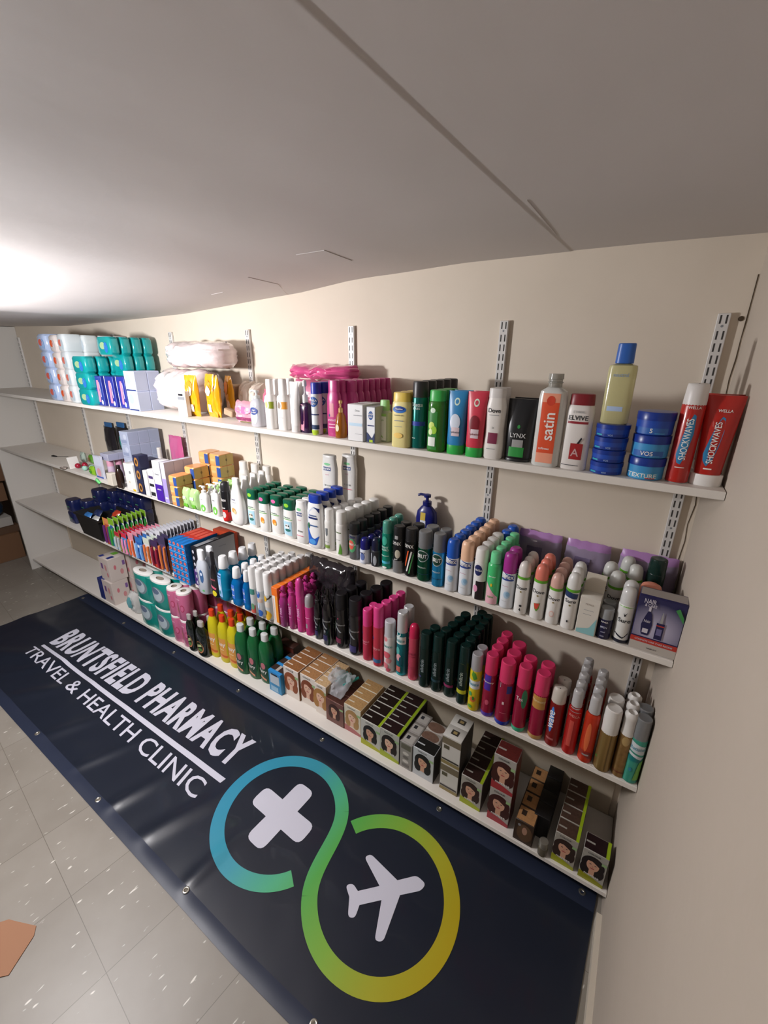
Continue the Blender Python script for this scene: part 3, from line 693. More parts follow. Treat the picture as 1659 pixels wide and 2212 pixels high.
row('shaving_gel', 'spray can', 'teal shaving gel can with dark grey cap', can(mat('#0f6a62', .22, .5), mat('#2f2f31'), .2, 'flat', [('t', 'Gillette', 0, .83, .07, mat('#c9d6d6'), 0, .74), ('r', -.95, .44, .95, .52, mat('#2a3f9e')), ('t', 'SERIES', 0, .76, .04, mat('#c9d6d6')), ('r', -.5, .2, 0, .21, W_)]), (887, 922, 970, 912, 823), 1, 5)
row('body_lotion', 'bottle', 'pale yellow lotion bottle with blue oval label', shampoo(mat('#e3d694', .35), mat('#d9bd55'), .16, 'square', n=2.6, art=[('e', 0, .83, .75, .075, mat('#2b6fc0')), ('e', 0, .85, .6, .05, mat('#1c3c8c')), ('t', 'Vaseline', 0, .845, .04, W_), ('t', 'Intensive care', 0, .71, .03, INK), ('r', -.5, .58, .5, .6, GREY), ('r', -.5, .46, .4, .47, GREY), ('e', -.05, .27, .5, .06, mat('#e8c46a'))]), (847, 887, 967, 872, 847), 1, 3, e=.6)
row('cleanser_bottle', 'bottle', 'short frosted bottle with green lid and white label', shampoo(mat('#c5d3b6', .15, 0, .35), mat('#8fc27d'), .24, 'round', n=2.6, art=[('r', -.8, .06, .6, .82, mat('#e4e7e2')), ('r', -.8, .82, .6, .9, mat('#8fbf6a')), ('t', 'Simple', -.05, .7, .06, mat('#7fa56c')), ('p', [(-.6, .35), (-.2, .2), (.3, .12), (-.2, .28)], mat('#7fb04a'))]), (816, 846, 955, 838, 864), 1, 1, e=.7)
def art_nivea(): return [('r', -.9, .02, .9, .98, mat('#dfe1e4')), ('e', .0, .76, .55, .12, mat('#1f4f96')), ('t', 'NIVEA', 0, .79, .05, W_), ('t', 'SUN', 0, .72, .045, W_), ('r', -.7, .47, .8, .5, NAVY), ('p', [(-.9, .02), (.9, .02), (.9, .3), (.3, .12), (-.9, .3)], mat('#26335f')), ('r', -.3, .02, .5, .09, LIME)]
cartons('carton', 'box', 'small white carton with round dark blue emblem', carton(mat('#8f9296'), art_nivea(), [('r', -1, 0, 1, 1, mat('#9a9da0'))]), (787, 957), (815, 957), (802, 879), 1, .045, 2)
cartons('carton', 'box', 'plain white carton with pale blue wave beside amber bottle', carton(mat('#dcdcdd'), [('t', 'Dove', .3, .84, .05, GREY), ('r', -.2, .7, .9, .72, GREY), ('r', -.8, .42, .9, .5, mat('#b9d3e6')), ('r', 0, .2, .9, .21, GREY)]), (751, 951), (785, 955), (767, 874), 1, .05, 2)
row('hair_oil', 'bottle', 'amber oil bottle with gold pointed cap', pump(mat('#b9701a', .12, 0, .4), mat('#c9a265', .3, .4), .32, [('e', -.1, .4, .4, .14, mat('#d9cfae'))], prof=[(0, .9), (.03, 1), (.5, 1), (.85, .72), (1, .35)], spout=False), (725, 750, 947, 736, 863), 1, 1)
pk = mat('#b83c7b', .28, coat=.2)
pkart = [('r', -.3, .45, .3, .75, mat('#c77a86')), ('e', -.35, .48, .12, .03, NAVY), ('t', 'smooth', 0, .38, .06, mat('#e6b9cf')), ('r', -.5, .2, .5, .22, mat('#e6b9cf')), ('r', -.5, .27, .5, .29, mat('#e6b9cf'))]
row('conditioner_bottle', 'bottle', 'glossy pink conditioner bottle left of the amber bottle', shampoo(pk, pk, .2, 'oval', e=.6, art=pkart), (709, 740, 943, 723, 821), 1, 5, e=.55)
row('conditioner_bottle', 'bottle', 'glossy pink conditioner bottle behind the plain white carton', shampoo(pk, pk, .2, 'oval', e=.6, art=pkart), (743, 776, 940, 760, 821), 1, 7, e=.55)
row('deodorant_spray', 'spray can', 'white sun spray can with bright blue cap', can(mat('#ccd0d4'), mat('#20309c'), .18, 'flat', [('e', 0, .78, .85, .12, mat('#27549a')), ('t', 'NIVEA', 0, .81, .05, W_), ('t', 'SUN', 0, .74, .05, W_), ('r', -.8, .47, .9, .5, NAVY), ('r', -.8, .14, .9, .24, mat('#2a3b5f')), ('r', -.8, .0, .8, .12, LIME)]), (675, 699, 940, 690, 826), 1, 3)
row('body_oil', 'bottle', 'dark purple bottle with pink label and white pump', pump(mat('#351540', .12, 0, .25), mat('#dcd9d8'), .42, [('p', [(-.8, .1), (.1, .06), (.25, .85), (-.1, .93), (-.6, .93)], mat('#d58aa0'))], prof=[(0, .92), (.02, 1), (.85, 1), (.95, .8), (1, .5)], n=3, spout=False), (651, 675, 935, 660, 820), 1, 1, e=.6)
row('cream_tube', 'tube', 'plain white cream tube among the white bottles', shampoo(mat('#e6e2df'), mat('#dbd7d4'), .14, inv=True, n=2.1, art=[('e', -.4, .72, .25, .05, SILV), ('r', -.3, .45, .4, .46, SILV)]), (630, 652, 934, 641, 825), 1, 2, e=.7)
for nm, c2, px in (('orange', '#e09a3a', (603, 630, 930, 612, 818)), ('olive', '#8e9a2c', (577, 601, 927, 588, 819))):
    row('cleansing_milk', 'bottle', 'white milk bottle with %s patch and round seal' % nm, shampoo(mat('#e9e5e1'), mat('#eeebe8'), .30, 'round', n=2.4, art=[('r', .15, .60, .98, .80, mat(c2)), ('e', -.1, .70, .45, .13, mat('#d9d6d2')), ('e', -.15, .70, .3, .09, mat('#8a7a6c' if nm == 'orange' else '#d5d07a')), ('r', -.5, .35, .5, .36, SILV)]), px, 1, 2, e=.75)
row('cleansing_lotion', 'bottle', 'clear lotion bottle with dark blue oval label', pump(mat('#dfe1e6', .12, 0, .4), mat('#d5d8d6', .3), .22, [('e', 0, .42, .6, .32, mat('#c3cad6')), ('e', 0, .56, .66, .13, mat('#26408c')), ('t', 'clean', 0, .6, .06, W_), ('t', '& clear', 0, .52, .06, W_)], n=2.6), (545, 576, 923, 555, 842), 1, 1, e=.7)
# pink cotton pad packs and the big pink bag behind them
def pouch(m, art=(), seed=0, amp=.004, fold=.0, mseam=None, nx=14, nz=12, pname='bag'):
    def f(T, w, d, h):
        b = MB(); pouch_mb(b, w, h, d, m, amp=amp, seed=seed, mseam=mseam, nx=nx, nz=nz); b.art(art); b.build(pname, T)
    return f
def put(name, cat, desc, build, x, y, z, w, d, h, group=None, rz=0):
    T = thing(name, desc, cat, (x, y, z), rz, group); build(T, w, d, h); return T
zs = shelf_z(1, -1.7)
pinkf = mat('#cf4f86', .22, coat=.6); pinkl = mat('#d79aaa', .2, coat=.5)
P = onshelf(535, 918, 1)
put('cotton_pads', 'packet', 'pink plastic packet slumped on the shelf beside clear bottle', pouch(pinkl, [('r', -.6, .15, .5, .3, mat('#8c3560')), ('e', 0, .62, .6, .16, mat('#d86a9a')), ('r', -.5, .05, .6, .09, mat('#8fa04c'))], 3, .008), P.x - .03, P.y + .04, zs, .15, .06, .085)
put('cotton_pads', 'packet', 'pink and orange plastic packet leaning behind slumped packet', pouch(mat('#d26a83', .2, coat=.5), [('r', -.5, .3, .5, .42, mat('#d87a3c')), ('e', 0, .7, .5, .12, mat('#e5d5da'))], 5, .008), P.x + .03, P.y + .11, zs, .09, .05, .13)
T = put('cotton_wool_bag', 'bag', 'large bright pink bag lying on top of white bottles', pouch(pinkf, [], 9, .012, nx=20), P.x + .20, -.085, zs + .168, .34, .13, .055)
put('cotton_wool_bag', 'bag', 'crumpled clear and pink bag standing behind white bottles', pouch(mat('#cf7f9c', .15, coat=.6), [], 12, .012, nx=18), P.x + .19, -.085, zs, .30, .12, .165)
# wooden nail brushes
wd = mat('#a98d72', .6, mott=.2, bscale=40)
def brush(T, w, d, h):
    b = MB(); b.box(-w / 2, w / 2, -d / 2, d / 2, 0, h, wd, .003); b.xform(Matrix.Rotation(.22, 4, 'Y')); b.build('handle', T)
for i, u in enumerate((505, 521)):
    Q = onshelf(u, 893, 1); put('wooden_brush', 'brush', ['left', 'right'][i] + ' upright bare wooden block leaning beside yellow packets', brush, Q.x - .008 - .0 * i, Q.y + .02, zs + .006, .030, .05, .125, 'leaning wooden blocks')
Q = onshelf(497, 903, 1); put('wooden_box', 'box', 'small wooden block lying flat behind pink packet', brush, Q.x + .016, Q.y - .028 + .02, zs + .012, .055, .03, .028)
# yellow honey packs
for i, (uL, uR, vb, vt) in enumerate([(402, 432, 901, 811), (426, 460, 905, 809), (457, 478, 903, 811), (472, 493, 901, 813)]):
    x, y, z, w, h = measure(uL, uR, vb, (uL + uR) / 2, vt, 1, .5)
    art_ = [('e', .0, .70, .5, .17, mat('#e78a1e')), ('e', .05, .62, .35, .12, mat('#ecd9c6')), ('r', -.35, .12, .4, .3, mat('#e9d6c0')), ('r', -.1, .15, 0, .25, INK)]
    put('sweet_packet', 'packet', ['first', 'second', 'third', 'fourth'][i] + ' yellow packet from the left beside cotton wool', pouch(mat('#dd9c12', .22, coat=.5), art_ if i < 2 else art_[:1], 20 + i, .005), x, y + .012 + .034 * (i % 2), z, .078 if i < 2 else .066, .028, h, 'yellow packets on the top shelf', [.1, -.15, -.25, -.3][i])
# cotton wool bags and card
cw = mat('#e8d9d8', .16, coat=.9, bump=.9, bscale=26); P = onshelf(345, 896, 1)
for nm, z0, hh, ww, sd, uu in (('large clear bag of white cotton wool on the top shelf', 0, .19, .37, 31, 0), ('crumpled clear bag of cotton wool lying on the other bag', .196, .115, .40, 37, .06)):
    b = MB(); T = thing('cotton_wool_bag', nm, 'bag', (P.x - .02 + uu, -.16 if uu == 0 else -.12, zs + z0)); pouch_mb(b, ww * (.86 if uu == 0 else 1), hh, .24 if uu == 0 else .2, cw, amp=.016, seed=sd, nx=26, nz=18, pwr=2.6)
    b.build('bag', T)
for i, (dx, h_) in enumerate(((.30, .145), (.368, .14))):
    put('cotton_wool_bag', 'bag', ['left', 'right'][i] + ' clear wrapped roll behind the yellow packets', pouch(mat('#d9cbbd', .15, coat=.8), [], 41 + i, .008), P.x + dx, -.075, zs, .066, .12, h_, 'clear wrapped rolls behind yellow packets')
cartons('card_box', 'box', 'slim white and cream card box leaning by the cotton wool', carton(mat('#d9d6d3'), [('r', -.8, .1, .9, .6, mat('#c9c2a5')), ('r', -.7, .66, .8, .78, GREY), ('r', -.5, .82, .5, .9, INK)]), (389, 898), (404, 901), (397, 846), 1, .02, 1)
# pale blue cartons beside the cotton wool
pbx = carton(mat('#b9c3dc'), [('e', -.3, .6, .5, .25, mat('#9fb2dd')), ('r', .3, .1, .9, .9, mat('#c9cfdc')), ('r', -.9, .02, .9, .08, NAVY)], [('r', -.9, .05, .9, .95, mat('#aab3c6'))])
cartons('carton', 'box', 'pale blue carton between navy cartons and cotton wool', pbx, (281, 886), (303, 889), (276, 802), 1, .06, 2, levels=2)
navc = carton(mat('#2b3390'), [('p', [(-.32, .12), (.18, .12), (.34, .86), (-.16, .86)], mat('#d98aa6')), ('r', .4, .3, .5, .8, mat('#e6dff0')), ('r', -1, 0, -.88, 1, W_), ('e', .5, .12, .22, .08, mat('#d7dbe6'))])
for i, (pl, pr, tp) in enumerate([((209, 875), (231, 877), (202, 812)), ((234, 878), (257, 880), (228, 813)), ((260, 881), (280, 883), (255, 814))]):
    cartons('carton', 'box', ['left', 'middle', 'right'][i] + ' navy carton with pink stripe on the top shelf', navc, pl, pr, tp, 1, .05, 2, group='navy cartons with pink stripe')
pot = can(mat('#b9bfd0'), mat('#cc4f78'), .5, 'flat')
for i, u in enumerate((209, 226, 242, 257)):
    Q = onshelf(u, 870, 1); put('roll_on_bottle', 'bottle', ['first', 'second', 'third', 'fourth'][i] + ' pink capped bottle from the left above navy cartons', pot, Q.x + .02, -.14, shelf_z(1, Q.x), .04, .04, .155, 'pink capped bottles behind navy cartons')
# wipes: blue column, white columns, teal columns
def wipes(cbody, clab, clid, sd=0):
    def f(T, w, d, h):
        b = MB(); b.loft([(0, w * .42, d * .45), (h * .12, w * .49, d * .49), (h * .5, w * .5, d * .5), (h * .88, w * .48, d * .49), (h, w * .40, d * .44)], cbody, 20, 5)
        b.art([('e', .0, .5, .4, .2, clab), ('e', .45, .4, .25, .3, clid)]); b.build('wrapper', T)
    return f
def stackof(name, cat, desc, build, pL, pR, top, k, depth, levels, n=1, x=None, w=None, h=None, group=None): return cartons(name, cat, desc, build, pL, pR, top, k, depth, n, group, levels, h, w, x)
stackof('baby_wipes', 'packet', 'pale blue wipes packet at the far left of the stack', wipes(mat('#a5b5d3', .2, coat=.8), mat('#c05a4a'), mat('#7aa0cf')), (106, 862), (128, 866), (84, 722), 1, .16, 4, 1, w=.115)
stackof('baby_wipes', 'packet', 'beige wipes packet beside the pale blue packets', wipes(mat('#cfc6c2', .2, coat=.8), mat('#d0552f'), mat('#b9b3b5')), (130, 866), (150, 868), (118, 724), 1, .16, 4, 1, w=.095)
stackof('baby_wipes', 'packet', 'white wipes packet left of the teal packets', wipes(mat('#ccd3d6', .2, coat=.8), mat('#c96a5a'), mat('#a9bcc6')), (150, 868), (167, 871), (133, 722), 1, .10, 4, 1, w=.085)
teal = wipes(mat('#0f9596', .22, coat=.7), mat('#9fbf8f'), mat('#2f74c0'))
stackof('baby_wipes', 'packet', 'teal wipes packet in the front teal stack', teal, (168, 872), (206, 878), (155, 770), 1, .062, 3, 5, w=.145)
0 and stackof('baby_wipes', 'packet', 'teal wipes packet in the rear teal stack', teal, (168, 866), (206, 872), (160, 774), 1, .055, 3, 1, w=.145)
Q = onshelf(240, 880, 1)
for i in range(4):
    yy = -.235 + .058 * i; Z3_ = ony(228, 766, -.235).z
    put('baby_wipes', 'packet', ORD[i + 0].replace('front', 'front left') + ' teal packet of the raised top layer', teal, -2.59, yy, Z3_, .135, .055, .085, 'raised top layer of teal packets')
    if i: [put('baby_wipes', 'packet', '%s teal packet, %s, under the raised top layer' % (ORD[i], ('low', 'middle', 'high')[j]), teal, -2.59, yy + .0, shelf_z(1, -2.6) + .0004 + (Z3_ - shelf_z(1, -2.6)) / 3 * j, .135, .055, (Z3_ - shelf_z(1, -2.6)) / 3 - .0005, 'teal packets under the raised layer') for j in range(3)]
for i in range(3):
    put('baby_wipes', 'packet', ['left', 'middle', 'right'][i] + ' white wipes packet standing on top behind teal', wipes(mat('#cdd3d4', .15, coat=.8), mat('#c96a5a'), mat('#b0bcc6')), -2.86 + .0 * i, -.205 + .082 * i, shelf_z(1, -2.9) + .262, .075, .08, .085, 'white packets on top behind teal')
    for j in range(3): put('baby_wipes', 'packet', 'white wipes packet, %s row, %s, carrying the top ones' % (ORD[i], ('low', 'middle', 'high')[j]), wipes(mat('#cdd3d4', .15, coat=.8), mat('#c96a5a'), mat('#b0bcc6')), -2.86, -.205 + .082 * i, shelf_z(1, -2.9) + .0004 + .0872 * j, .075, .08, .0868, 'white packets below the top ones')
# ---------------------------------------------------------------- second shelf, left to right
def bar(T, w, d, h): pass
k = 2
# clutter at the bare left end
P = onshelf(112, 986, 2); b = MB(); b.tube([(0, 0, .004), (.02, .004, .006), (.05, .012, .005)], [.004, .007, .004], BLACK); b.tube([(.05, .012, .004), (.11, .06, .003)], .0015, BLACK)
T = thing('hair_clip', 'small black clip with thin tail on the bare shelf end', 'clip', P); b.build('clip_body', T)
P = onshelf(138, 1012, 2); b = MB(); b.tube([(.028 * math.cos(a / 10 * 6.28), .018 * math.sin(a / 10 * 6.28), .0045) for a in range(11)], .003, mat('#8b8078', .3, .5)); T = thing('hair_tie', 'grey ring shaped hair tie near the shelf edge', 'hair tie', P); b.build('ring', T)
P = onshelf(152, 1014, 2); b = MB(); b.box(-.001, .001, -.03, .03, 0, .075, mat('#dcdad6', .5)); b.xform(Matrix.Rotation(-.3, 4, 'Y')); tag(b.build('display_card', None), 'white card standing beside the red beads', 'card').location = (P.x, P.y + .03, P.z + .001)
for nm, cc, u, v, r in (('dark red', '#9c1c34', 162, 1013, .017), ('mint', '#9fcdbd', 177, 1018, .016)):
    P = onshelf(u, v, 2); b = MB(); pr = [(r * (1 - math.cos(t / 8 * math.pi)), max(.0005, r * math.sin(t / 8 * math.pi))) for t in range(9)]
    T = thing('hair_bobble', nm + ' glossy ball hair bobble at the left of shelf', 'hair bobble', (P.x, P.y + .02, P.z))
    b.lathe(pr, mat(cc, .2), 16); b.build('ball', T); b = MB(); b.lathe(pr, mat(cc, .2), 16, .01, .036); b.build('ball', T)
    b = MB(); b.tube([(0, .01, r), (.0, .018, r * .8), (.01, .03, r)], .002, BLACK); b.build('elastic', T)
for i, (u, v, c1, c2, w_, h_, ds) in enumerate([(192, 1029, '#7fae2c', '#3f8a2a', .05, .058, 'shiny green bag beside the mint ball'), (207, 1027, '#1f8f45', '#2a7a3c', .04, .052, 'darker green bag beside clear pink pack'), (190, 1003, '#5f9a35', '#7a5a3a', .05, .06, 'green and brown packet behind the green bags'), (172, 1000, '#a9b9ae', '#8a8f8c', .055, .07, 'grey green packet behind the hair bobbles')]):
    P = onshelf(u, v, 2); put('hair_accessory_pack', 'packet', ds, pouch(mat(c1, .2, coat=.5), [('e', 0, .5, .4, .25, mat(c2))], 50 + i, .005, nx=8, nz=8), P.x, P.y + .03, P.z, w_, .03, h_)
P = onshelf(200, 1038, 2); b = MB(); b.tube([(-.015, 0, 0), (0, -.008, -.004), (.012, 0, -.022), (0, .004, -.03)], [.005, .008, .008, .004], mat('#58c46a', .3)); T = thing('hair_claw', 'bright green claw clip hanging over the shelf edge', 'clip', (P.x, -.304, P.z + .002)); b.build('claw', T)
# clear pack of pink bottles under a row of lilac cartons
lil = mat('#a9aabf', .25, coat=.4)
lil0 = onshelf(219, 1034, 2)
for i in range(5):
    put('pink_bottle', 'bottle', ORD[i].replace('front', 'first') + ' small pale bottle with pink cap under lilac cartons', can(mat('#b7a3b8', .3), mat('#c890a6'), .3, 'flat'), lil0.x + .035, -.235 + .047 * i, lil0.z + .0004, .038, .038, .108, 'small pale bottles with pink caps')
cartons('display_tray', 'box', 'open pale display tray at the left with pink picture', carton(mat('#c2c4d2', .3), [('r', -.9, .55, .9, .95, mat('#cfd3e4')), ('e', 0, .25, .5, .2, mat('#d79aa4')), ('r', -.9, 0, .9, .07, mat('#2d50a5'))]), (209, 1030), (226, 1035), (208, 985), 2, .012, 1)
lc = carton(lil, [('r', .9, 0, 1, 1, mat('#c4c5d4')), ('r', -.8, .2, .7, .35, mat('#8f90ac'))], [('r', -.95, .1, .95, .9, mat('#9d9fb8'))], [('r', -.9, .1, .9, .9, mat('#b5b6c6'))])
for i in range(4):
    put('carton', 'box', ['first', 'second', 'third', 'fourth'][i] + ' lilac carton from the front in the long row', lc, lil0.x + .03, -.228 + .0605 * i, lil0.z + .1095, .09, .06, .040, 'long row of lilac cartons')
P = ony(228, 968, -.09)
put('packet', 'packet', 'small teal packet standing on the lilac cartons', pouch(mat('#16857c', .3), [], 61, .002, nx=6, nz=6), lil0.x - .0, -.12, lil0.z + .150, .085, .02, .075)
for i, u in enumerate((240, 266)):
    P = ony(u, 962, -.03); x_ = P.x
    def bp(T, w, d, h):
        b = MB(); pouch_mb(b, w, h * .9, d, mat('#232126', .25, coat=.4), amp=.003, seed=i, nx=8, nz=10); b.build('pouch_bag', T)
        c = MB(); c.box(-w * .3, w * .35, -.004, .004, h * .885, h, mat('#2f5f92', .4)); c.build('header_card', T)
    hh = ony(u - 6, 913, -.03).z - shelf_z(2, x_)
    put('black_pouch', 'pouch', ['left', 'right'][i] + ' tall black pouch with blue header card against the wall', bp, x_, -.024, shelf_z(2, x_), .135, .035, hh, 'tall black pouches')
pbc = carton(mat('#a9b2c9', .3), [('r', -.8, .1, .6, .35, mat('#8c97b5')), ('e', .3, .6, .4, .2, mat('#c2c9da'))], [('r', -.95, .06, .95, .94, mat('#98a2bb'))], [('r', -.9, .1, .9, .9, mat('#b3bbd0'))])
Pb = ony(276, 981, -.21); zt_ = ony(276, 934, -.21).z; zb_ = shelf_z(2, Pb.x); lv_h = (zt_ - zb_) / 4
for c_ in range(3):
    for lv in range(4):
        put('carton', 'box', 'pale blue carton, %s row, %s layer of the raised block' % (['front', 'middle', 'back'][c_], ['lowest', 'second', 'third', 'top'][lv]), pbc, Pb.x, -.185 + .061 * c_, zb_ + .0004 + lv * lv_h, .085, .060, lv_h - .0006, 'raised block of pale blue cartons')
row('small_box', 'box', 'plain cream box left of the dark brown bottle', carton(mat('#d3cbbd', .4)), (238, 255, 1049, 246, 1023), 2, 1, e=.6)
row('brown_bottle', 'bottle', 'dark brown bottle with black shoulders on second shelf', shampoo(mat('#2a1a14', .12, coat=.5), mat('#1a1210'), .15, 'drop', waist=[(0, .92), (.03, 1), (.7, 1), (.85, .8), (1, .5)]), (255, 273, 1054, 263, 1007), 2, 1)
cartons('carton', 'box', 'white carton with grey flecks right of brown bottle', carton(mat('#dad9d6', .4), [('e', .2, .7, .2, .06, GREY), ('r', -.3, .3, -.1, .36, mat('#c9b68f')), ('r', .3, .02, .9, .1, mat('#d9b52a'))]), (276, 1058), (297, 1064), (285, 1005), 2, .05, 1)
cartons('carton', 'box', 'navy and amber carton in a stack of three', carton(mat('#2a2d47', .35), [('e', .0, .5, .6, .35, mat('#a8763c')), ('e', 0, .5, .3, .18, mat('#3a2a25'))]), (300, 1065), (314, 1069), (297, 986), 2, .05, 1, levels=3)
put('carton', 'box', 'dark navy carton lying behind the navy and amber stack', carton(mat('#2b2c40', .4)), ony(318, 1000, -.19).x, -.19, shelf_z(2, -2.5) + .0003, .10, .10, .15)
cartons('carton', 'box', 'narrow plain white carton on the second shelf', carton(mat('#d7d6d6', .4), [('r', -.5, .2, .5, .5, mat('#c9c9cf'))]), (317, 1070), (325, 1073), (311, 1017), 2, .05, 1)
cartons('carton', 'box', 'white carton with black bars beside purple box', carton(mat('#dcdadc', .4), [('r', -.8, .06, .8, .2, INK), ('r', -.8, .4, .8, .5, INK), ('r', -.8, .68, .8, .78, mat('#4a3a6a'))]), (328, 1073), (339, 1077), (320, 1014), 2, .05, 1)
cartons('carton', 'box', 'tall white carton with deep purple lower half', carton(mat('#dcdbe0', .35), [('r', -1, 0, 1, .42, mat('#42208f')), ('t', 'Aussie', 0, .68, .05, GREY), ('t', 'volume', .0, .3, .04, W_)], [('r', -1, 0, 1, .45, mat('#8a7ac0')), ('r', -1, .45, 1, 1, mat('#b5b3bb'))]), (341, 1080), (357, 1085), (329, 995), 2, .06, 1)
cartons('carton', 'box', 'lilac based carton beside orange soap packs', carton(mat('#c9c5d4', .35), [('r', -1, 0, 1, .6, mat('#9d8fd0')), ('r', -.6, .1, .6, .14, W_)], [('r', -1, 0, 1, 1, mat('#b2aebb'))]), (359, 1085), (367, 1088), (352, 1000), 2, .05, 3)
put('white_bottle', 'bottle', 'white bottle with ribbed cap lying behind tall cartons', shampoo(mat('#d9d6d1'), mat('#cfccc6'), .3, 'drop'), ony(342, 985, -.08).x, -.07, shelf_z(2, -2.4), .06, .05, ony(342, 968, -.08).z - shelf_z(2, -2.4))
b = None
def clearpk(T, w, d, h):
    b = MB(); pouch_mb(b, w, h, d, mat('#c25d8c', .12, coat=.9), amp=.004, seed=71); b.art([('r', -.3, .05, .4, .45, mat('#3a2430'))]); b.build('blister', T)
X = ony(383, 980, -.045).x; put('pink_packet', 'packet', 'glossy pink packet leaning on the back wall', clearpk, X, -.045, shelf_z(2, X) + .0, .125, .03, ony(383, 942, -.045).z - shelf_z(2, X))
# orange soap packs
soap = mat('#e6a262', .3, coat=.3)
def soappk(T, w, d, h):
    b = MB(); b.loft([(0, w * .46, d * .46), (h * .1, w * .5, d * .5), (h * .9, w * .5, d * .5), (h, w * .46, d * .46)], soap, 24, 6)
    b.art([('r', .35, .08, .9, .92, mat('#2d4f94')), ('r', -.6, .4, .2, .6, mat('#e0b07a'))])
    for s_ in (-1, 1):
        q = MB(); q.v = []
    b.bx = (-w / 2, w / 2, -d / 2, d / 2, 0, h); b.side('R'); b.art([('r', -.96, .04, .96, .96, mat('#cbb068', .35)), ('e', 0, .5, .12, .12, mat('#7d6a3a')), ('r', -.02, .04, .02, .96, mat('#8f7840'))]); b.build('wrapper', T)
stackof('soap_pack', 'soap', 'orange soap pack in front stack of three', soappk, (370, 1091), (390, 1096), (364, 1028), 2, .085, 3, 1)
sp = onshelf(380, 1094, 2)
for nm, x_, y_, nl in (('second', sp.x, sp.y + .045 + .09, 3), ('third', sp.x, sp.y + .045 + .178, 4), ('right hand', sp.x + .088, sp.y + .045 + .178, 4)):
    for lv in range(nl):
        put('soap_pack', 'soap', 'orange soap pack, %s stack behind the front one, %s' % (nm, ['lowest', 'second up', 'third up', 'top'][lv if lv < nl - 1 else 3]), soappk, x_, y_, sp.z + .0003 + .0595 * lv, .084, .085, .059, 'orange soap packs behind the front stack')
# green refill pouches
for i, (uL, uR, vb, vt) in enumerate([(402, 419, 1100, 1052), (418, 436, 1104, 1054)]):
    x, y, z, w, h = measure(uL, uR, vb, (uL + uR) / 2 - 3, vt, 2, .5)
    put('refill_pouch', 'pouch', ['left', 'right'][i] + ' pale green refill pouch at the shelf front', pouch(mat('#a9cf8a', .2, coat=.5), [('r', -.5, .5, .5, .65, mat('#d3e4c4')), ('r', -.5, .1, .6, .3, mat('#6fbf3a'))], 80 + i, .004), x, y, z, .055, .04, .105, 'pale green refill pouches')
for i in range(3):
    put('refill_pouch', 'pouch', ['first', 'second', 'third', 'fourth'][i] + ' pale green pouch from the left in the rear row', pouch(mat('#9cc47c', .2, coat=.5), [], 84 + i, .005), onshelf(418, 1103, 2).x + .045 + .004 * i, -.215 + .052 * i, shelf_z(2, -2), .075, .04, .115, 'rear row of green refill pouches')
simp = [('t', 'Simple', 0, .68, .06, INK), ('r', -.4, .6, .4, .61, GREY), ('e', .15, .25, .55, .18, mat('#6fbf4a')), ('e', .25, .22, .2, .08, mat('#d9e8d5'))]
row('lotion_pump', 'bottle', 'white pump bottle with green swirl beside the pouches', pump(mat('#dfdfdd'), mat('#e2e1df'), .25, simp, n=2.6), (436, 457, 1108, 443, 1050), 2, 3, e=.65)
row('lotion_pump', 'bottle', 'white pump bottle with green swirl beside black can', pump(mat('#dfdfdd'), mat('#e2e1df'), .25, simp, n=2.6), (462, 482, 1116, 470, 1048), 2, 3, e=.65)
row('shaving_foam', 'spray can', 'black and red shaving foam can on the second shelf', can(mat('#1a1a1d', .2), mat('#232326'), .2, 'dome', [('t', 'Gillette', 0, .70, .09, W_, 0, .74), ('r', -1, .0, 1, .38, mat('#c3211d')), ('e', .1, .22, .45, .1, mat('#cfc2c0')), ('t', 'FOAM', 0, .44, .04, W_)], foot=mat('#c3211d'), footf=.3), (484, 505, 1127, 490, 1041), 2, 1)
row('body_wash', 'bottle', 'big white body wash bottle with orange blossom', shampoo(mat('#e2e0de', .25), mat('#e6e4e2'), .12, 'drop', e=.6, art=[('t', 'Simple', -.1, .62, .05, NAVY), ('r', -.4, .55, .3, .56, GREY), ('e', -.1, .36, .3, .06, mat('#dd9c5a')), ('e', .1, .32, .2, .05, mat('#e8bd8e'))]), (503, 536, 1135, 512, 1033), 2, 4, e=.55)
for i in range(3): put('body_wash', 'bottle', ['left', 'middle', 'right'][i] + ' plain white bottle at the back left of green caps', shampoo(mat('#d5d2cd', .3), mat('#dad7d2'), .2, 'oval'), ony(524 + 25 * i, 1007, -.05).x, -.045, shelf_z(2, -1.8), .06, .045, .20, 'plain white bottles behind green caps')
pg = mat('#0d5a42', .3)
def palm(pic, dot):
    art = [('t', 'Palmolive', 0, .735, .05, mat('#1f6b4a'), 0, .9), ('r', -.8, .66, .8, .685, mat('#6fae5a'))]
    if pic == 'orange': art += [('e', 0, .42, .38, .1, mat('#e08a2e')), ('e', .15, .36, .25, .05, mat('#eab86a'))]
    else: art += [('p', [(-.8, .15), (.7, .1), (.7, .6), (-.8, .6)], mat('#a9cfe0')), ('e', 0, .42, .4, .09, mat('#e9d8c6') if pic == 'peach' else mat('#e3e6e6')), ('e', .1, .3, .45, .05, mat('#2f6f6a')), ('e', -.15, .45, .1, .03, INK), ('e', .25, .45, .1, .03, INK)]
    return shampoo(mat('#e3e2df', .3), pg, .24, 'oval', art=art, capart=[('e', 0, .87, .42, .05, mat(dot, .3))], n=2.2, waist=[(0, .88), (.03, .97), (.3, 1), (.8, .98), (1, .9)])
row('shower_gel', 'bottle', 'green capped bottle, lime dot, blue picture, by body wash', palm('peach', '#8bc43a'), (540, 563, 1140, 544, 1057), 2, 5, group='green capped bottles', e=.6)
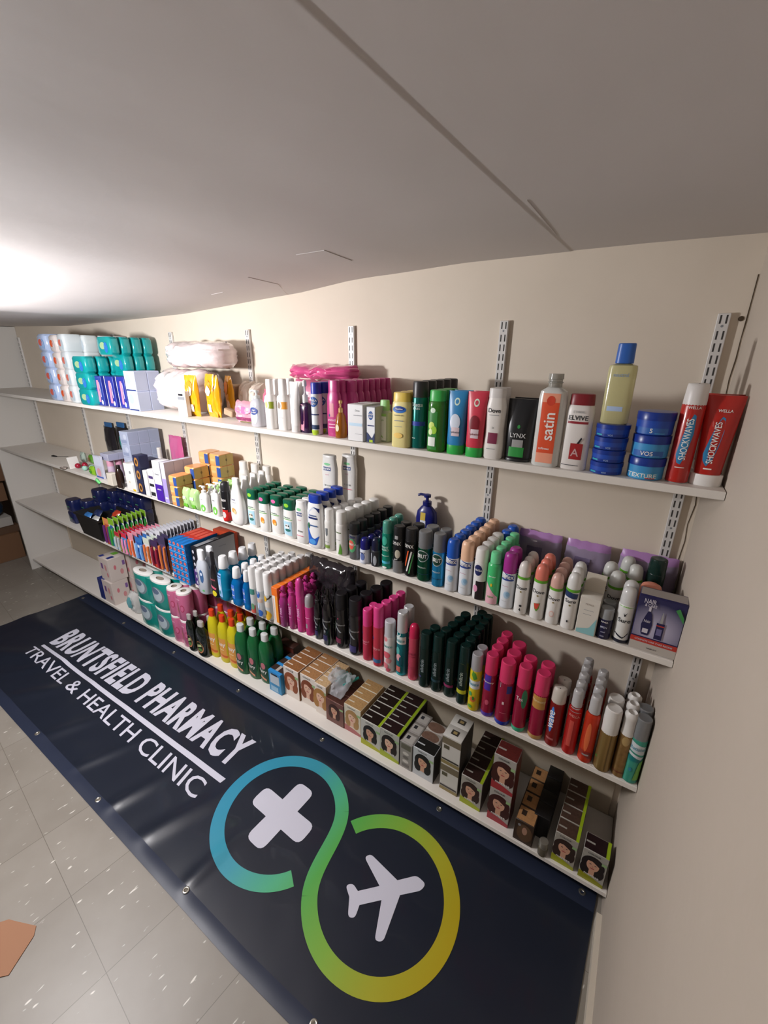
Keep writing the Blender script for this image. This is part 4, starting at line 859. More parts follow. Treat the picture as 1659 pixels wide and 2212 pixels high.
row('shower_gel', 'bottle', 'green capped bottle, pink dot and small orange picture', palm('orange', '#d86aa0'), (564, 588, 1150, 570, 1066), 2, 5, group='green capped bottles', e=.6)
row('shower_gel', 'bottle', 'green capped bottle, pink dot and larger orange picture', palm('orange', '#d86aa0'), (589, 615, 1155, 598, 1071), 2, 5, group='green capped bottles', e=.6)
row('shower_gel', 'bottle', 'green capped bottle, lime dot, panda picture', palm('panda', '#8bc43a'), (616, 643, 1165, 624, 1079), 2, 5, group='green capped bottles', e=.6)
san = [('e', 0, .86, .42, .035, mat('#7dbf8f')), ('r', -.5, .70, .5, .79, mat('#24417f')), ('t', 'sanex', 0, .745, .05, W_), ('t', 'zero%', 0, .6, .03, mat('#c98aa0')), ('r', -.4, .3, -.2, .34, SILV), ('r', -.05, .3, .12, .34, SILV), ('r', .25, .3, .45, .34, SILV), ('r', -.6, .2, .6, .215, mat('#d0607a'))]
row('shower_gel', 'bottle', 'slim white waisted bottle with small navy label', shampoo(mat('#e0dfdd', .3), mat('#dbdad8'), .06, 'curvy', art=san), (643, 668, 1174, 652, 1081), 2, 3, e=.6)
hs = [('p', [(-.75, .08), (.4, .08), (.75, .3), (.8, .9), (.1, .93), (-.55, .8), (-.75, .45)], mat('#c3cbd8')), ('p', [(-.75, .08), (.4, .08), (.75, .3), (.2, .22), (-.2, .25), (-.75, .5)], mat('#2357b5')), ('e', -.1, .15, .45, .06, mat('#4a90d0')), ('p', [(.1, .93), (.8, .9), (.8, .8), (.5, .88)], NAVY), ('r', -.5, .66, .6, .7, NAVY), ('r', -.4, .72, .5, .75, mat('#5a6a8f')), ('r', -.3, .5, .6, .53, mat('#44608f')), ('p', [(-.7, .5), (-.5, .58), (-.35, .5), (-.5, .42)], mat('#2c6a4a'))]
row('shampoo_bottle', 'bottle', 'white shampoo bottle with blue cap and blue swirl', shampoo(mat('#e0e0e0', .25), mat('#1c3a9c', .3), .14, 'oval', art=hs), (668, 703, 1184, 684, 1069), 2, 4, e=.55)
x, y, z, w, h = measure(713, 741, 1075, 727, 985, 2, .5)
T = thing('shower_gel', 'tall white waisted bottle standing against the wall upright', 'bottle', (-1.265, -.085, shelf_z(2, -1.25))); hT = ony(727, 985, -.085).z - shelf_z(2, -1.25)
shampoo(mat('#dad8d5', .3), mat('#d5d3d0'), .04, 'curvy', art=[(q[0], q[1], .45 + q[2] * .55) + ((q[3], q[4] * .5) if q[0] == 'e' else ((q[3], .45 + q[4] * .55) if q[0] == 'r' else ())) + q[5:] if q[0] != 't' else (q[0], q[1], q[2], .45 + q[3] * .55, q[4] * .55, q[5]) for q in san])(T, .080, .04, hT)
dup(T, (-1.205, -.030, shelf_z(2, -1.17)), 'second tall white waisted bottle, right next to the upright'); T['label'] = 'tall white waisted bottle with green and navy label at the wall'
row('conditioner_can', 'bottle', 'slim white can with small grey shield', shampoo(mat('#dddcd8', .3), mat('#e4e3e0', .35), .25, 'square', art=[('p', [(-.3, .75), (.3, .75), (.25, .55), (0, .48), (-.25, .55)], mat('#6d7276')), ('r', -.6, .1, .6, .2, mat('#7f9a4a')), ('r', -.6, .3, .5, .31, GREY)], n=2.0), (703, 725, 1191, 713, 1099), 2, 5, dx=.004)
row('conditioner_can', 'bottle', 'white can with green leaf near its base', shampoo(mat('#dddcd8', .3), mat('#e4e3e0', .35), .27, 'square', art=[('r', -.6, .72, .5, .75, mat('#5f6f4a')), ('p', [(-.1, .05), (.6, .05), (.6, .2), (.3, .42), (.1, .2)], mat('#5f9a3a')), ('r', -.5, .5, .3, .51, GREY)], n=2.0), (727, 753, 1201, 740, 1104), 2, 5, dx=.004)
row('deodorant_spray', 'spray can', 'grey can with red and green splash and black cap', can(mat('#76777a', .25, .5), mat('#19191b'), .27, 'flat', [('t', 'LYNX', 0, .88, .08, NAVY), ('e', 0, .55, .75, .26, mat('#4f9a6a')), ('e', -.1, .58, .55, .18, mat('#cf5a4a')), ('t', 'AFRICA', 0, .6, .09, W_)]), (755, 780, 1210, 767, 1129), 2, 7)
roll = lambda bc, dc, art: can(mat(bc, .3), mat(dc, .2), .42, 'dome', art)
row('roll_on_deodorant', 'bottle', 'round topped navy roll on with white label', roll('#b9bfcc', '#1a1a66', [('r', -.95, .12, .9, .9, mat('#d5d9e6')), ('e', 0, .5, .5, .25, mat('#5d6ea6')), ('t', 'NIVEA', 0, .75, .1, NAVY)]), (778, 801, 1219, 790, 1160), 2, 6)
row('roll_on_deodorant', 'bottle', 'round topped black roll on with splash label', roll('#33363d', '#191b35', [('r', -.9, .1, .9, .9, mat('#23252b')), ('e', .3, .4, .35, .3, mat('#aab0b8')), ('r', -.8, .2, -.5, .8, mat('#c8ccd2'))]), (802, 823, 1225, 812, 1160), 2, 6)
row('deodorant_spray', 'spray can', 'teal spray with clear cap beside the roll ons', can(mat('#1c8f78', .25, .4), mat('#5fae9c', .15, 0, .4), .22, 'slope', [('r', -.9, .15, .9, .22, mat('#4fb5cf')), ('t', 'RIGHT', 0, .6, .05, mat('#cfe6dd')), ('t', 'GUARD', 0, .53, .05, mat('#cfe6dd')), ('e', 0, .05, .5, .03, W_), ('r', -.8, .36, .8, .38, mat('#bfe0d5')), ('e', 0, .78, .55, .12, mat('#3fa890'))]), (825, 847, 1230, 838, 1124), 2, 3)
row('deodorant_spray', 'spray can', 'black can fading to silver with pale splash', can(mat('#202124', .25, .3), mat('#19191b'), .22, 'flat', [('t', 'LYNX', 0, .84, .09, W_, 0, .74), ('e', .25, .55, .45, .12, mat('#b9b3a2')), ('r', -.9, .02, .9, .36, mat('#8d8e91', .3, .5)), ('t', 'gold', 0, .4, .05, W_)], footf=.3, foot=mat('#8d8e91', .3, .5), capart=[('r', -.3, .7, .3, .82, mat('#999999'))]), (848, 874, 1239, 862, 1135), 2, 2)
row('deodorant_spray', 'spray can', 'black can with orange, white and green stripes', can(mat('#141416', .25, .3), mat('#1b1b1d'), .22, 'flat', [('t', 'LYNX', 0, .84, .09, W_, 0, .74), ('p', [(-.3, .15), (-.1, .15), (.6, .7), (.4, .72)], W_), ('p', [(-.6, .28), (-.4, .28), (.1, .72), (-.1, .72)], mat('#e05a2a')), ('p', [(.1, .1), (.3, .1), (.8, .6), (.75, .7)], mat('#4aa05a'))]), (873, 901, 1247, 886, 1139), 2, 2)
brut = lambda bc: can(mat(bc, .22, .5), mat('#6d6e70', .35), .3, 'flat', [('e', 0, .75, .85, .17, mat('#a9b0ae')), ('e', 0, .75, .78, .145, mat('#153a2c')), ('t', 'BRUT', 0, .75, .11, W_, 0, .7), ('t', 'ORIGINAL' if bc == '#0e4a33' else 'OCEANS', 0, .42, .04, mat('#bfc9c4')), ('r', -1, .22, 1, .235, mat('#16324a'))])
row('deodorant_spray', 'spray can', 'dark green can with oval badge and grey cap', brut('#0e4a33'), (900, 931, 1257, 918, 1145), 2, 2)
row('deodorant_spray', 'spray can', 'bright blue can with oval badge and grey cap', brut('#2384b8'), (931, 959, 1269, 949, 1151), 2, 2)
def sx(capc): return can(mat('#d2d6dc', .3), mat(capc, .35), .32, 'slope', [('r', -1, .86, 1, 1, mat('#cfd3da')), ('p', [(-1, .78), (1, .78), (1, .92), (-1, .99)], mat('#23408f')), ('t', 'sanex', 0, .87, .09, W_, 0, .85), ('r', -.6, .62, .3, .63, mat('#b0708a')), ('e', .2, .4, .45, .1, mat('#a9c6de')), ('e', .3, .42, .25, .06, mat('#86b2d4')), ('r', -.5, .22, .3, .23, SILV)])
row('deodorant_spray', 'spray can', 'white deodorant can with strong blue cap', sx('#1d55b5'), (959, 988, 1279, 980, 1163), 2, 6)
row('deodorant_spray', 'spray can', 'white deodorant can with peach cap', sx('#e0b596'), (988, 1018, 1287, 1011, 1168), 2, 6)
row('deodorant_spray', 'spray can', 'white topped can with dark lower half', can(mat('#d9d8d6', .3), mat('#dedcd9', .3), .24, 'slope', [('e', -.1, .78, .6, .14, mat('#1c2458')), ('t', 'NIVEA', -.1, .78, .05, W_), ('r', -.3, .02, .95, .5, mat('#20161c')), ('e', -.3, .3, .35, .09, mat('#d490b0'))]), (1018, 1048, 1297, 1042, 1181), 2, 4)
row('deodorant_spray', 'spray can', 'bright green can with pink lower corner', can(mat('#43b56e', .25), mat('#6fcf96', .25), .21, 'neck', [('p', [(-1, .02), (.9, .02), (.9, .2), (-1, .58)], mat('#dba9b5')), ('t', 'garnier', 0, .70, .05, mat('#d9efe0')), ('e', 0, .5, .15, .04, mat('#d9b52a')), ('t', 'care', 0, .2, .04, GREEN)]), (1046, 1076, 1307, 1073, 1191), 2, 5)
row('deodorant_spray', 'spray can', 'white deodorant can with purple cap', sx('#9a2c86'), (1076, 1107, 1316, 1106, 1193), 2, 2)
for i in range(2): put('deodorant_spray', 'spray can', ['front', 'rear'][i] + ' blue capped can among peach and green caps', sx('#1d55b5'), -.49 + .004 * i, -.105 + .05 * i, shelf_z(2, -.5), .042, .042, .172, 'blue capped cans between peach and green caps')
ring = mat('#5fa52c', .3)
def dv(capc, pic=None, txt='Dove', dark=False):
    a = [('t', txt, 0, .72, .09, INK if not dark else INK, 0, .8), ('e', 0, .62, .14, .022, mat('#8a7a4a'))]
    if pic == 'melon': a += [('p', [(-.4, .42), (.5, .45), (.4, .3), (.1, .22), (-.2, .28)], mat('#5f9a3a')), ('p', [(-.35, .42), (.42, .44), (.3, .33), (.05, .27), (-.2, .31)], mat('#d0493c'))]
    elif pic == 'pink': a += [('e', 0, .3, .35, .09, mat('#d9b5ac')), ('e', 0, .3, .25, .06, mat('#d8cfca'))]
    elif pic == 'sure': a += [('p', [(-.9, .82), (.9, .78), (.95, .9), (-.9, .96)], mat('#23365f')), ('e', 0, .22, .12, .03, INK)]
    else: a += [('e', .2, .25, .2, .03, INK), ('p', [(.0, .14), (.3, .1), (.2, .2)], INK)]
    def f(T, w, d, h):
        hb = h * .74; b = MB()
        b.loft(S(hb, w, w, [(0, .88), (.012, .98), (.3, 1), (.8, .98), (.93, .92), (.94, .98), (1, .98)]), [SILV, mat('#dcdad7', .3), mat('#dcdad7', .3), mat('#dcdad7', .3), mat('#dcdad7', .3), ring], 24); b.art(a); b.build('body', T)
        c = MB(); c.loft([(hb + .0002 + z, p, q, e) for z, p, q, e in S(h - hb, w, w, [(0, .92), (.3, .92), (.6, .86), (.85, .7), (.97, .45), (1, .2)])], mat(capc, .3), 22); c.build('cap', T)
    return f
row('deodorant_spray', 'spray can', 'white domed deodorant can with green collar ring', dv('#d5cfca'), (1107, 1136, 1328, 1140, 1214), 2, 3)
row('deodorant_spray', 'spray can', 'coral domed can with watermelon picture', dv('#d87a6a', 'melon'), (1141, 1172, 1339, 1175, 1219), 2, 3)
row('deodorant_spray', 'spray can', 'pale pink domed deodorant can', dv('#cfa59a', 'pink'), (1174, 1205, 1349, 1205, 1238), 2, 4)
row('deodorant_spray', 'spray can', 'white domed can with navy band and script', dv('#d6d6d4', 'sure', 'Sure'), (1207, 1239, 1360, 1241, 1237), 2, 3)
cartons('carton', 'box', 'white carton with teal corner and raised open flap', None or (lambda T, w, d, h: (carton(mat('#cfcac0', .4), [('t', 'PETALS', .0, .82, .04, mat('#9a8a80')), ('p', [(-.9, .02), (.9, .02), (.9, .5), (.3, .2), (-.9, .12)], mat('#86b9bd')), ('r', -.5, .66, .5, .67, GREY), ('r', -.5, .55, .3, .56, GREY)], [('r', -1, 0, 1, 1, mat('#b0a99c'))])(T, w, d, h), (lambda m: (m.box(-w / 2, w / 2, -.0006, .0006, 0, d, mat('#b9b2a4', .5), .0002), m.xform(Matrix.Translation((0, d * .25, h + .001)) @ Matrix.Rotation(-.35, 4, 'X')), m.build('flap', T)))(MB()))), (1240, 1366), (1284, 1375), (1268, 1290), 2, .05, 1)
row('cream_stick', 'bottle', 'navy stick with clear grey lid near the gift box', can(mat('#1e1d3c', .25), mat('#8d9092', .2), .3, 'flat', [('t', 'NIVEA', 0, .85, .07, W_), ('t', 'MEN', 0, .6, .09, mat('#b9bcd0')), ('t', 'cool', 0, .38, .07, mat('#b9bcd0')), ('t', 'kick', 0, .18, .07, mat('#b9bcd0'))]), (1283, 1315, 1381, 1310, 1311), 2, 2)
row('deodorant_spray', 'spray can', 'white and navy domed can beside the gift box', can(mat('#d5d5d2', .3), mat('#c9c9c8', .25), .27, 'dome', [('p', [(-.95, .0), (.95, .0), (.95, .34), (.3, .17), (-.95, .28)], mat('#14182c')), ('r', -1, .93, 1, 1, ring), ('t', 'Sure', .05, .6, .1, INK), ('p', [(-.2, .8), (0, .68), (.3, .82), (0, .74)], INK)], foot=mat('#14182c'), footf=.1), (1318, 1354, 1390, 1360, 1267), 2, 2)
for i, (u, v) in enumerate(((1308, 1300), (1325, 1307), (1350, 1268), (1368, 1275))):
    X = ony(u, v, (-.16, -.2, -.1, -.13)[i]).x; put('deodorant_spray', 'spray can', ['first', 'second', 'third', 'fourth'][i] + ' white lidded can from the left behind navy stick', dv('#c9cac6'), X - .004, (-.13, -.185, -.06, -.11)[i], shelf_z(2, X), .043, .043, .155, 'white lidded cans behind the navy stick')
# boxed gift set
def gift(T, w, d, h):
    b = MB(); b.box(-w / 2, w / 2, -d / 2, d / 2, 0, h, mat('#24224f', .3), .0015)
    W1 = mat('#c9c4cc', .4)
    glow = bpy.data.materials.get('gift_print') or bpy.data.materials.new('gift_print'); glow.use_nodes = True; nt = glow.node_tree
    g = nt.nodes.new('ShaderNodeTexGradient'); g.gradient_type = 'SPHERICAL'; tc = nt.nodes.new('ShaderNodeTexCoord'); mp = nt.nodes.new('ShaderNodeMapping'); mp.inputs['Location'].default_value = (0, .4, -.85); mp.inputs['Scale'].default_value = (13, 13, 13)
    cr = nt.nodes.new('ShaderNodeValToRGB'); cr.color_ramp.elements[0].color = rgb('#24224f'); cr.color_ramp.elements[1].color = rgb('#b3aec4'); cr.color_ramp.elements[1].position = .8
    nt.links.new(tc.outputs['Object'], mp.inputs[0]); nt.links.new(mp.outputs[0], g.inputs[0]); nt.links.new(g.outputs[0], cr.inputs[0]); nt.links.new(cr.outputs[0], nt.nodes['Principled BSDF'].inputs['Base Color'])
    nv = mat('#22204a', .4)
    b.art([('r', -.97, .26, .97, .98, glow), ('r', -.99, .0, .99, .17, mat('#b3aca4')), ('r', -.99, .15, .99, .24, mat('#b3352a')), ('t', 'COMPLETE HAIR CARE REGIME', 0, .195, .03, W1, 0, .8), ('t', 'HAIR KIT', 0, .07, .025, INK),
           ('p', [(-.62, .3), (-.28, .3), (-.22, .5), (-.3, .68), (-.4, .74), (-.5, .74), (-.6, .62), (-.68, .48)], nv), ('r', -.5, .74, -.4, .82, W1), ('r', -.58, .34, -.34, .42, W1), ('t', 'Nair', -.45, .56, .05, W1, 0, .14),
           ('r', -.05, .28, .28, .58, nv), ('r', -.05, .52, .28, .54, mat('#b3352a')), ('p', [(.05, .58), (.18, .58), (.13, .78), (.10, .78)], SILV), ('r', 0, .36, .22, .48, mat('#6a668f')),
           ('t', 'NAIR', -.5, .92, .08, W1, 0, .25), ('t', '& CARE', -.45, .85, .05, W1, 0, .25), ('p', [(.55, .88), (.95, .68), (.95, .76), (.7, .92)], mat('#3f8a4a'))])
    b.side('T'); b.art([('r', -.96, .1, .96, .9, mat('#9e9792'))]); b.side('R'); b.art([('r', -.95, .02, .95, .98, mat('#1a1930'))]); b.build('box_body', T)
A = onshelf(1357, 1396, 2); B = onshelf(1459, 1428, 2); hh = ony(1378, 1282, A.y).z - A.z
put('gift_set', 'box', 'large navy boxed gift set with two bottles pictured', gift, (A.x + B.x) / 2 - .002, (A.y + B.y) / 2 + .026, A.z + .0005, B.x - A.x - .002, .05, hh)
X = -.085; put('roll_on_deodorant', 'bottle', 'peach capped white roll on behind the gift box', can(mat('#c9c4c0'), mat('#d98a74', .35), .4, 'slope'), ony(1408, 1262, -.17).x, -.19, shelf_z(2, X), .056, .056, ony(1408, 1255, -.17).z - shelf_z(2, X))
put('deodorant_spray', 'spray can', 'very dark green can behind peach capped roll on', can(mat('#122a26', .25), mat('#17302b', .2), .2, 'flat'), -.060, -.10, shelf_z(2, X), .046, .046, .185)
pf = mat('#9a8ca6', .16, coat=.7); pt = mat('#b083bd', .3)
for i, (uL, uR, vt) in enumerate(((1120, 1218, 1150), (1222, 1324, 1172), (1338, 1476, 1198))):
    x0 = ony(uL, vt, -.035).x; x1 = min(ony(uR, vt + 15, -.035).x, -.004); hh = ony((uL + uR) / 2, vt, -.035).z - shelf_z(2, -.3)
    put('pad_packet', 'packet', ['left', 'middle', 'right'][i] + ' purple topped clear packet against the back wall', pouch(pf, [('r', -.5, .45, .2, .7, mat('#6d6080')), ('r', .1, .3, .6, .42, mat('#57505f'))], 90 + i, .005, mseam=pt, nx=16, nz=14), (x0 + x1) / 2, -.030, shelf_z(2, -.3), x1 - x0 - .004, .04, hh, 'purple topped packets')
# navy pump bottle at the wall
x = ony(921, 1100, -.05).x; hh = ony(918, 1066, -.05).z - shelf_z(2, x)
put('lotion_pump', 'bottle', 'navy pump bottle with yellow label against the wall', pump(mat('#1b1f66', .28), mat('#1b1f66', .3), .2, [('r', -.35, .62, .15, .85, mat('#c9ae4a')), ('r', -.35, .55, .2, .68, mat('#d5d8e2')), ('r', .1, .45, .6, .52, W_), ('t', 'NIVEA', 0, .28, .08, W_)], n=2.4), x, -.045, shelf_z(2, x), .085, .05, hh)
# ---------------------------------------------------------------- third shelf, left to right
def between(a, b, t): return ony(a[0] + (b[0] - a[0]) * t, a[1] + (b[1] - a[1]) * t, a[2] + (b[2] - a[2]) * t)
# navy packs along the wall
nvp = mat('#141d4a', .25, coat=.5); z3 = shelf_z(3, -3.5)
A3 = onshelf(168, 1142, 3); zt3 = ony(150, 1066, -.27).z
def navypk(T, w, d, h):
    b = MB(); b.loft([(0, w * .46, d * .44), (h * .1, w * .5, d * .49), (h * .9, w * .5, d * .49), (h, w * .46, d * .42)], nvp, 18, 5); b.art([('r', -.3, .4, .35, .48, mat('#3f7f5a', .5)), ('r', -.6, .2, .6, .22, mat('#2a376f'))]); b.build('wrapper', T)
NR = ['leftmost', 'second', 'third', 'fourth', 'fifth', 'sixth', 'seventh']
for r_ in range(7):
    x_ = -3.50 + .100 * r_; y_ = min(-.225 + .047 * r_, -.058); n_ = (2, 2, 3, 3, 4, 4, 3)[r_]
    for lv in range(n_):
        put('nappy_packet', 'packet', 'navy packet, %s column of the pile, %s' % (NR[r_], ['bottom layer', 'second layer', 'third layer', 'fourth layer'][lv]), navypk, x_, y_, z3 + .0004 + .0848 * lv, .0985, .083, .084, 'navy packets piled at the wall')
# black crate of small packets
cp = onshelf(186, 1163, 3); blk = mat('#1b1a1a', .45)
def crate(T, w, d, h):
    def rg(z, s_, t): return [(-w / 2 * s_ + t, -d / 2 * s_ + t, z), (w / 2 * s_ - t, -d / 2 * s_ + t, z), (w / 2 * s_ - t, d / 2 * s_ - t, z), (-w / 2 * s_ + t, d / 2 * s_ - t, z)]
    b = MB(); b.rings([rg(0, .84, 0), rg(h * .92, .98, 0), rg(h * .92, 1.04, 0), rg(h, 1.04, 0), rg(h, .98, .004), rg(.004, .84, .004)], blk, True, True); b.build('crate_body', T, None, False)
    b = MB()
    for sx in (-1, 1): b.tube([(sx * w * .53, -d * .2, h * .9), (sx * w * .55, 0, h * .98), (sx * w * .53, d * .2, h * .9)], .005, blk)
    b.build('rim_grip', T)
CT = put('storage_crate', 'crate', 'black plastic crate full of small packets on third shelf', crate, -3.11, -.215, z3 + .0005, .31, .215, .15)
for i, (dx, dy, dz, c, w_, ds) in enumerate([(-.10, -.09, .105, '#2f6fb0', .08, 'bright blue packet poking out of the black crate'), (-.12, -.02, .10, '#1c2a55', .09, 'navy packet lying in the black crate'), (.0, -.09, .10, '#b9b9b6', .07, 'grey white crumpled packet at the crate front'), (.03, .03, .11, '#b23a22', .07, 'orange red packet in the black crate'), (.09, .08, .11, '#6f8a90', .08, 'silvery packet at the back of the crate'), (-.04, .07, .10, '#3f7f35', .07, 'green packet in the middle of the crate')]):
    def lay(T, w, d, h, c=c, i=i):
        b = MB(); pouch_mb(b, w, h, d, mat(c, .2, coat=.5), amp=.004, seed=100 + i, nx=8, nz=8); b.xform(Matrix.Rotation(-.7, 4, 'X')); b.build('wrapper', T)
    put('small_packet', 'packet', ds, lay, CT.location.x + dx, CT.location.y + dy, CT.location.z + dz - .03, w_, .03, .08)
# toothbrush cards
def tcard(back, top, brush, art=()):
    def f(T, w, d, h):
        b = MB(); b.box(-w / 2, w / 2, -.0008, .0008, 0, h, mat(back, .4), .0003); b.art([('r', -1, .78, 1, 1, mat(top, .4))] + list(art)); b.build('card', T)
        q = MB(); 
        for sx in (-.35, .35): q.tube([(sx * w, -.006, h * .08), (sx * w * .9, -.009, h * .4), (sx * w, -.006, h * .72)], w * .11, mat(brush, .3, coat=.5), 6)
        q.build('toothbrush', T)
    return f
def cardrow(desc, uL, uR, vb, ut, vt, build, n, pitch=.022, dx=0, w=None):
    x, y, z, w_, h = measure(uL, uR, vb, ut, vt, 3, .3); w = w or min(w_, .07); g = desc + ' row'
    T = None
    for i in range(n):
        yy = y + pitch * i
        if yy > -.012: break
        L = (x + dx * i, yy, z + .0004); lab = desc + (', front of its row' if i == 0 else ', %s from the front' % ORD[i])
        if T is None: T = thing('toothbrush_card', lab if n > 1 else desc, 'toothbrush', L, 0, g if n > 1 else None); build(T, w, .01, h)
        else: dup(T, L, lab)
cardrow('orange and purple toothbrush card beside the crate', 231, 250, 1180, 213, 1114, tcard('#c05038', '#d98a5a', '#5a2a6a', [('r', -1, 0, -.7, 1, mat('#d9b53a')), ('p', [(-.2, .7), (.3, .7), (.7, .1), (.3, .1)], mat('#d9562a'))]), 1, w=.075)
cardrow('green topped toothbrush card', 246, 258, 1186, 232, 1118, tcard('#d5d6d2', '#7fae2c', '#2f8a3a', [('r', -1, .05, 1, .3, mat('#3e7fc0')), ('r', -1, .3, 1, .6, mat('#7fae2c')), ('e', 0, .7, .6, .08, mat('#2f4fa5'))]), 8, .028, w=.065)
cardrow('red topped toothbrush card with yellow base', 253, 268, 1192, 249, 1148, tcard('#a9a03a', '#b5263a', '#b0b5bd', [('r', -1, .05, 1, .35, mat('#a9b52a')), ('e', 0, .1, .8, .08, mat('#8fb5d9')), ('r', -1, .35, 1, .75, mat('#8f8f8c'))]), 8, .022, w=.055)
cardrow('bright blue and green toothbrush card with red top', 268, 284, 1200, 262, 1150, tcard('#2f8fd0', '#cf2a40', '#d98ab0', [('r', -1, .05, 1, .32, mat('#3fae35')), ('e', .2, .5, .5, .12, mat('#d9a9c9')), ('r', -1, 0, 1, .08, mat('#d07aa0'))]), 8, .022, w=.055)
cardrow('white toothbrush card with pink rounded top', 284, 298, 1206, 277, 1150, tcard('#d9d9e0', '#d98a9c', '#d9643a', [('r', -1, .7, 1, .8, mat('#d98a9c')), ('r', -.1, .1, .1, .6, mat('#b9bcd5'))]), 8, .024, w=.055)
cardrow('deep blue toothbrush card with white bubbles', 298, 319, 1214, 291, 1158, tcard('#1f55a5', '#2f6fb5', '#6f9fd5', [('e', -.3, .6, .25, .07, W_), ('e', .4, .45, .2, .06, W_), ('e', -.1, .3, .2, .06, W_)]), 3, .024, w=.075)
cardrow('white toothbrush card with orange face picture', 319, 331, 1220, 308, 1160, tcard('#d0d2d6', '#c5cfc0', '#c9703a', [('e', 0, .55, .6, .1, mat('#c9866a')), ('r', -1, 0, 1, .28, mat('#dcdad8')), ('r', -.6, .1, .6, .12, GREY)]), 3, .024, w=.06)
cardrow('dark purple and red toothbrush card', 333, 352, 1230, 327, 1166, tcard('#5a2038', '#3a2a50', '#8a1f35', [('r', -1, 0, 1, .12, mat('#c9402a')), ('e', 0, .7, .3, .08, mat('#c9b07a'))]), 3, .024, w=.07)
cardrow('smoky purple toothbrush pack with orange strip', 353, 370, 1240, 352, 1160, tcard('#4a3c62', '#3b3450', '#c9703a', [('r', .4, .1, .8, .75, mat('#b5703a')), ('r', -1, 0, 1, .08, mat('#a9b5c9'))]), 2, .024, w=.065)
tip = tcard('#9a9aa6', '#cfcfd5', '#b9b9c5')
for j, (u, v, ut, vt) in enumerate(((322, 1205, 312, 1150), (337, 1211, 328, 1152), (352, 1217, 345, 1150))):
    P = onshelf(u, v, 3); y0 = P.y
    cardrow(['left', 'middle', 'right'][j] + ' pale silver tipped toothbrush card', u - 6, u + 6, v - 2, ut, vt - 2, tip, 11, .0215, w=.045)
# toothpaste wall
tb = mat('#1767ad', .3, coat=.3); tr = mat('#c0392b', .35)
def tpaste(T, w, d, h):
    b = MB(); b.box(-w / 2, w / 2, -d / 2, d / 2, 0, h, tb, .0008)
    b.art([('e', -.1, .62, .55, .26, mat('#d98a86')), ('e', -.1, .62, .42, .16, mat('#c0453f')), ('p', [(-1, .1), (1, .0), (1, .2), (-1, .3)], mat('#4f9fd8'))])
    b.side('T').art([('r', -1, .42, 1, 1, tr), ('p', [(-1, .3), (1, .42), (1, .44), (-1, .44)], tr), ('t', 'Colgate', 0, .68, .30, W_, 1, .45) if 0 else ('r', -.7, .5, .7, .9, mat('#cf5a4a'))])
    base = len(b.v); vs, fs, tw, th = text_mesh('Colgate', .0)
    for x, z in vs: b.v.append((z * (w * .5 / th), d * .22 + x * (d * .38 / tw), h + .0009))
    for f_ in fs: b.face([base + i for i in f_], mat('#e3c9bd'))
    b.build('box_body', T)
tA = onshelf(373, 1251, 3); tB = onshelf(416, 1264, 3); tH = ony(368, 1166, (tA.y + tB.y) / 2).z - tA.z
cw_ = (tB.x - tA.x) / 4; ch_ = tH / 7; yy = (tA.y + tB.y) / 2 + .0975
proto = None
for c_ in range(4):
    for lv in range(7):
        L = (tA.x + cw_ * (c_ + .5), yy, tA.z + .0004 + ch_ * lv); lab = 'blue toothpaste carton, column %s from the left, %s' % (['one', 'two', 'three', 'four'][c_], ['bottom', 'second up', 'third up', 'fourth up', 'fifth up', 'sixth up', 'top'][lv])
        if proto is None: proto = thing('toothpaste_carton', lab, 'toothpaste', L, 0, 'blue and red toothpaste cartons'); tpaste(proto, cw_ - .0006, .195, ch_ - .0006)
        else: dup(proto, L, lab)
put('toothpaste_carton', 'toothpaste', 'orange red carton at the back beyond the blue cartons', carton(mat('#c2492c', .35)), tA.x + .08, -.038, tA.z + .0005, .15, .05, .20)
bA = onshelf(418, 1265, 3); bB = onshelf(434, 1270, 3)
def bigbox(T, w, d, h):
    b = MB(); b.box(-w / 2, w / 2, -d / 2, d / 2, 0, h, mat('#1c1c22', .3), .001)
    b.art([('r', -1, 0, 1, .42, mat('#4a2f6f'))] + [('e', 0, .08 + .16 * i, .4, .045, mat('#b9b9c2')) for i in range(6)])
    b.side('R').art([('r', -.97, .03, .97, .98, mat('#a5a7ab', .35)), ('t', 'whitening', .3, .8, .05, GREY)]); b.side('T').art([('r', -.6, .05, .9, .45, GREY), ('t', 'SMILE KIT', 0, .5, .2, SILV, 0, .9)]); b.build('box_body', T)
put('whitening_kit', 'box', 'large grey sided box with black front edge', bigbox, (bA.x + bB.x) / 2 - .006, bA.y + .135, bA.z + .0005, .038, .24, .22)
cartons('carton', 'box', 'slim purple carton beside the large grey sided box', carton(mat('#5f2f9a', .35)), (427, 1269), (435, 1272), (424, 1226), 3, .05, 1, w=.014)
mw = [('e', .35, .55, .3, .2, mat('#3a5f8f')), ('e', .35, .62, .15, .05, mat('#c9d5e5')), ('t', 'Corsodyl', -.35, .45, .10, NAVY, 1, .5), ('e', .4, .12, .2, .03, mat('#5fae6a'))]
row('mouthwash', 'bottle', 'frosted white mouthwash bottle with navy leaf mark', shampoo(mat('#c9cfd9', .15, 0, .2), mat('#dfe2e6', .3), .22, 'drop', art=mw, waist=[(0, .9), (.03, 1), (.75, 1), (.9, .8), (1, .5)]), (433, 460, 1284, 444, 1192), 3, 2, e=.6)
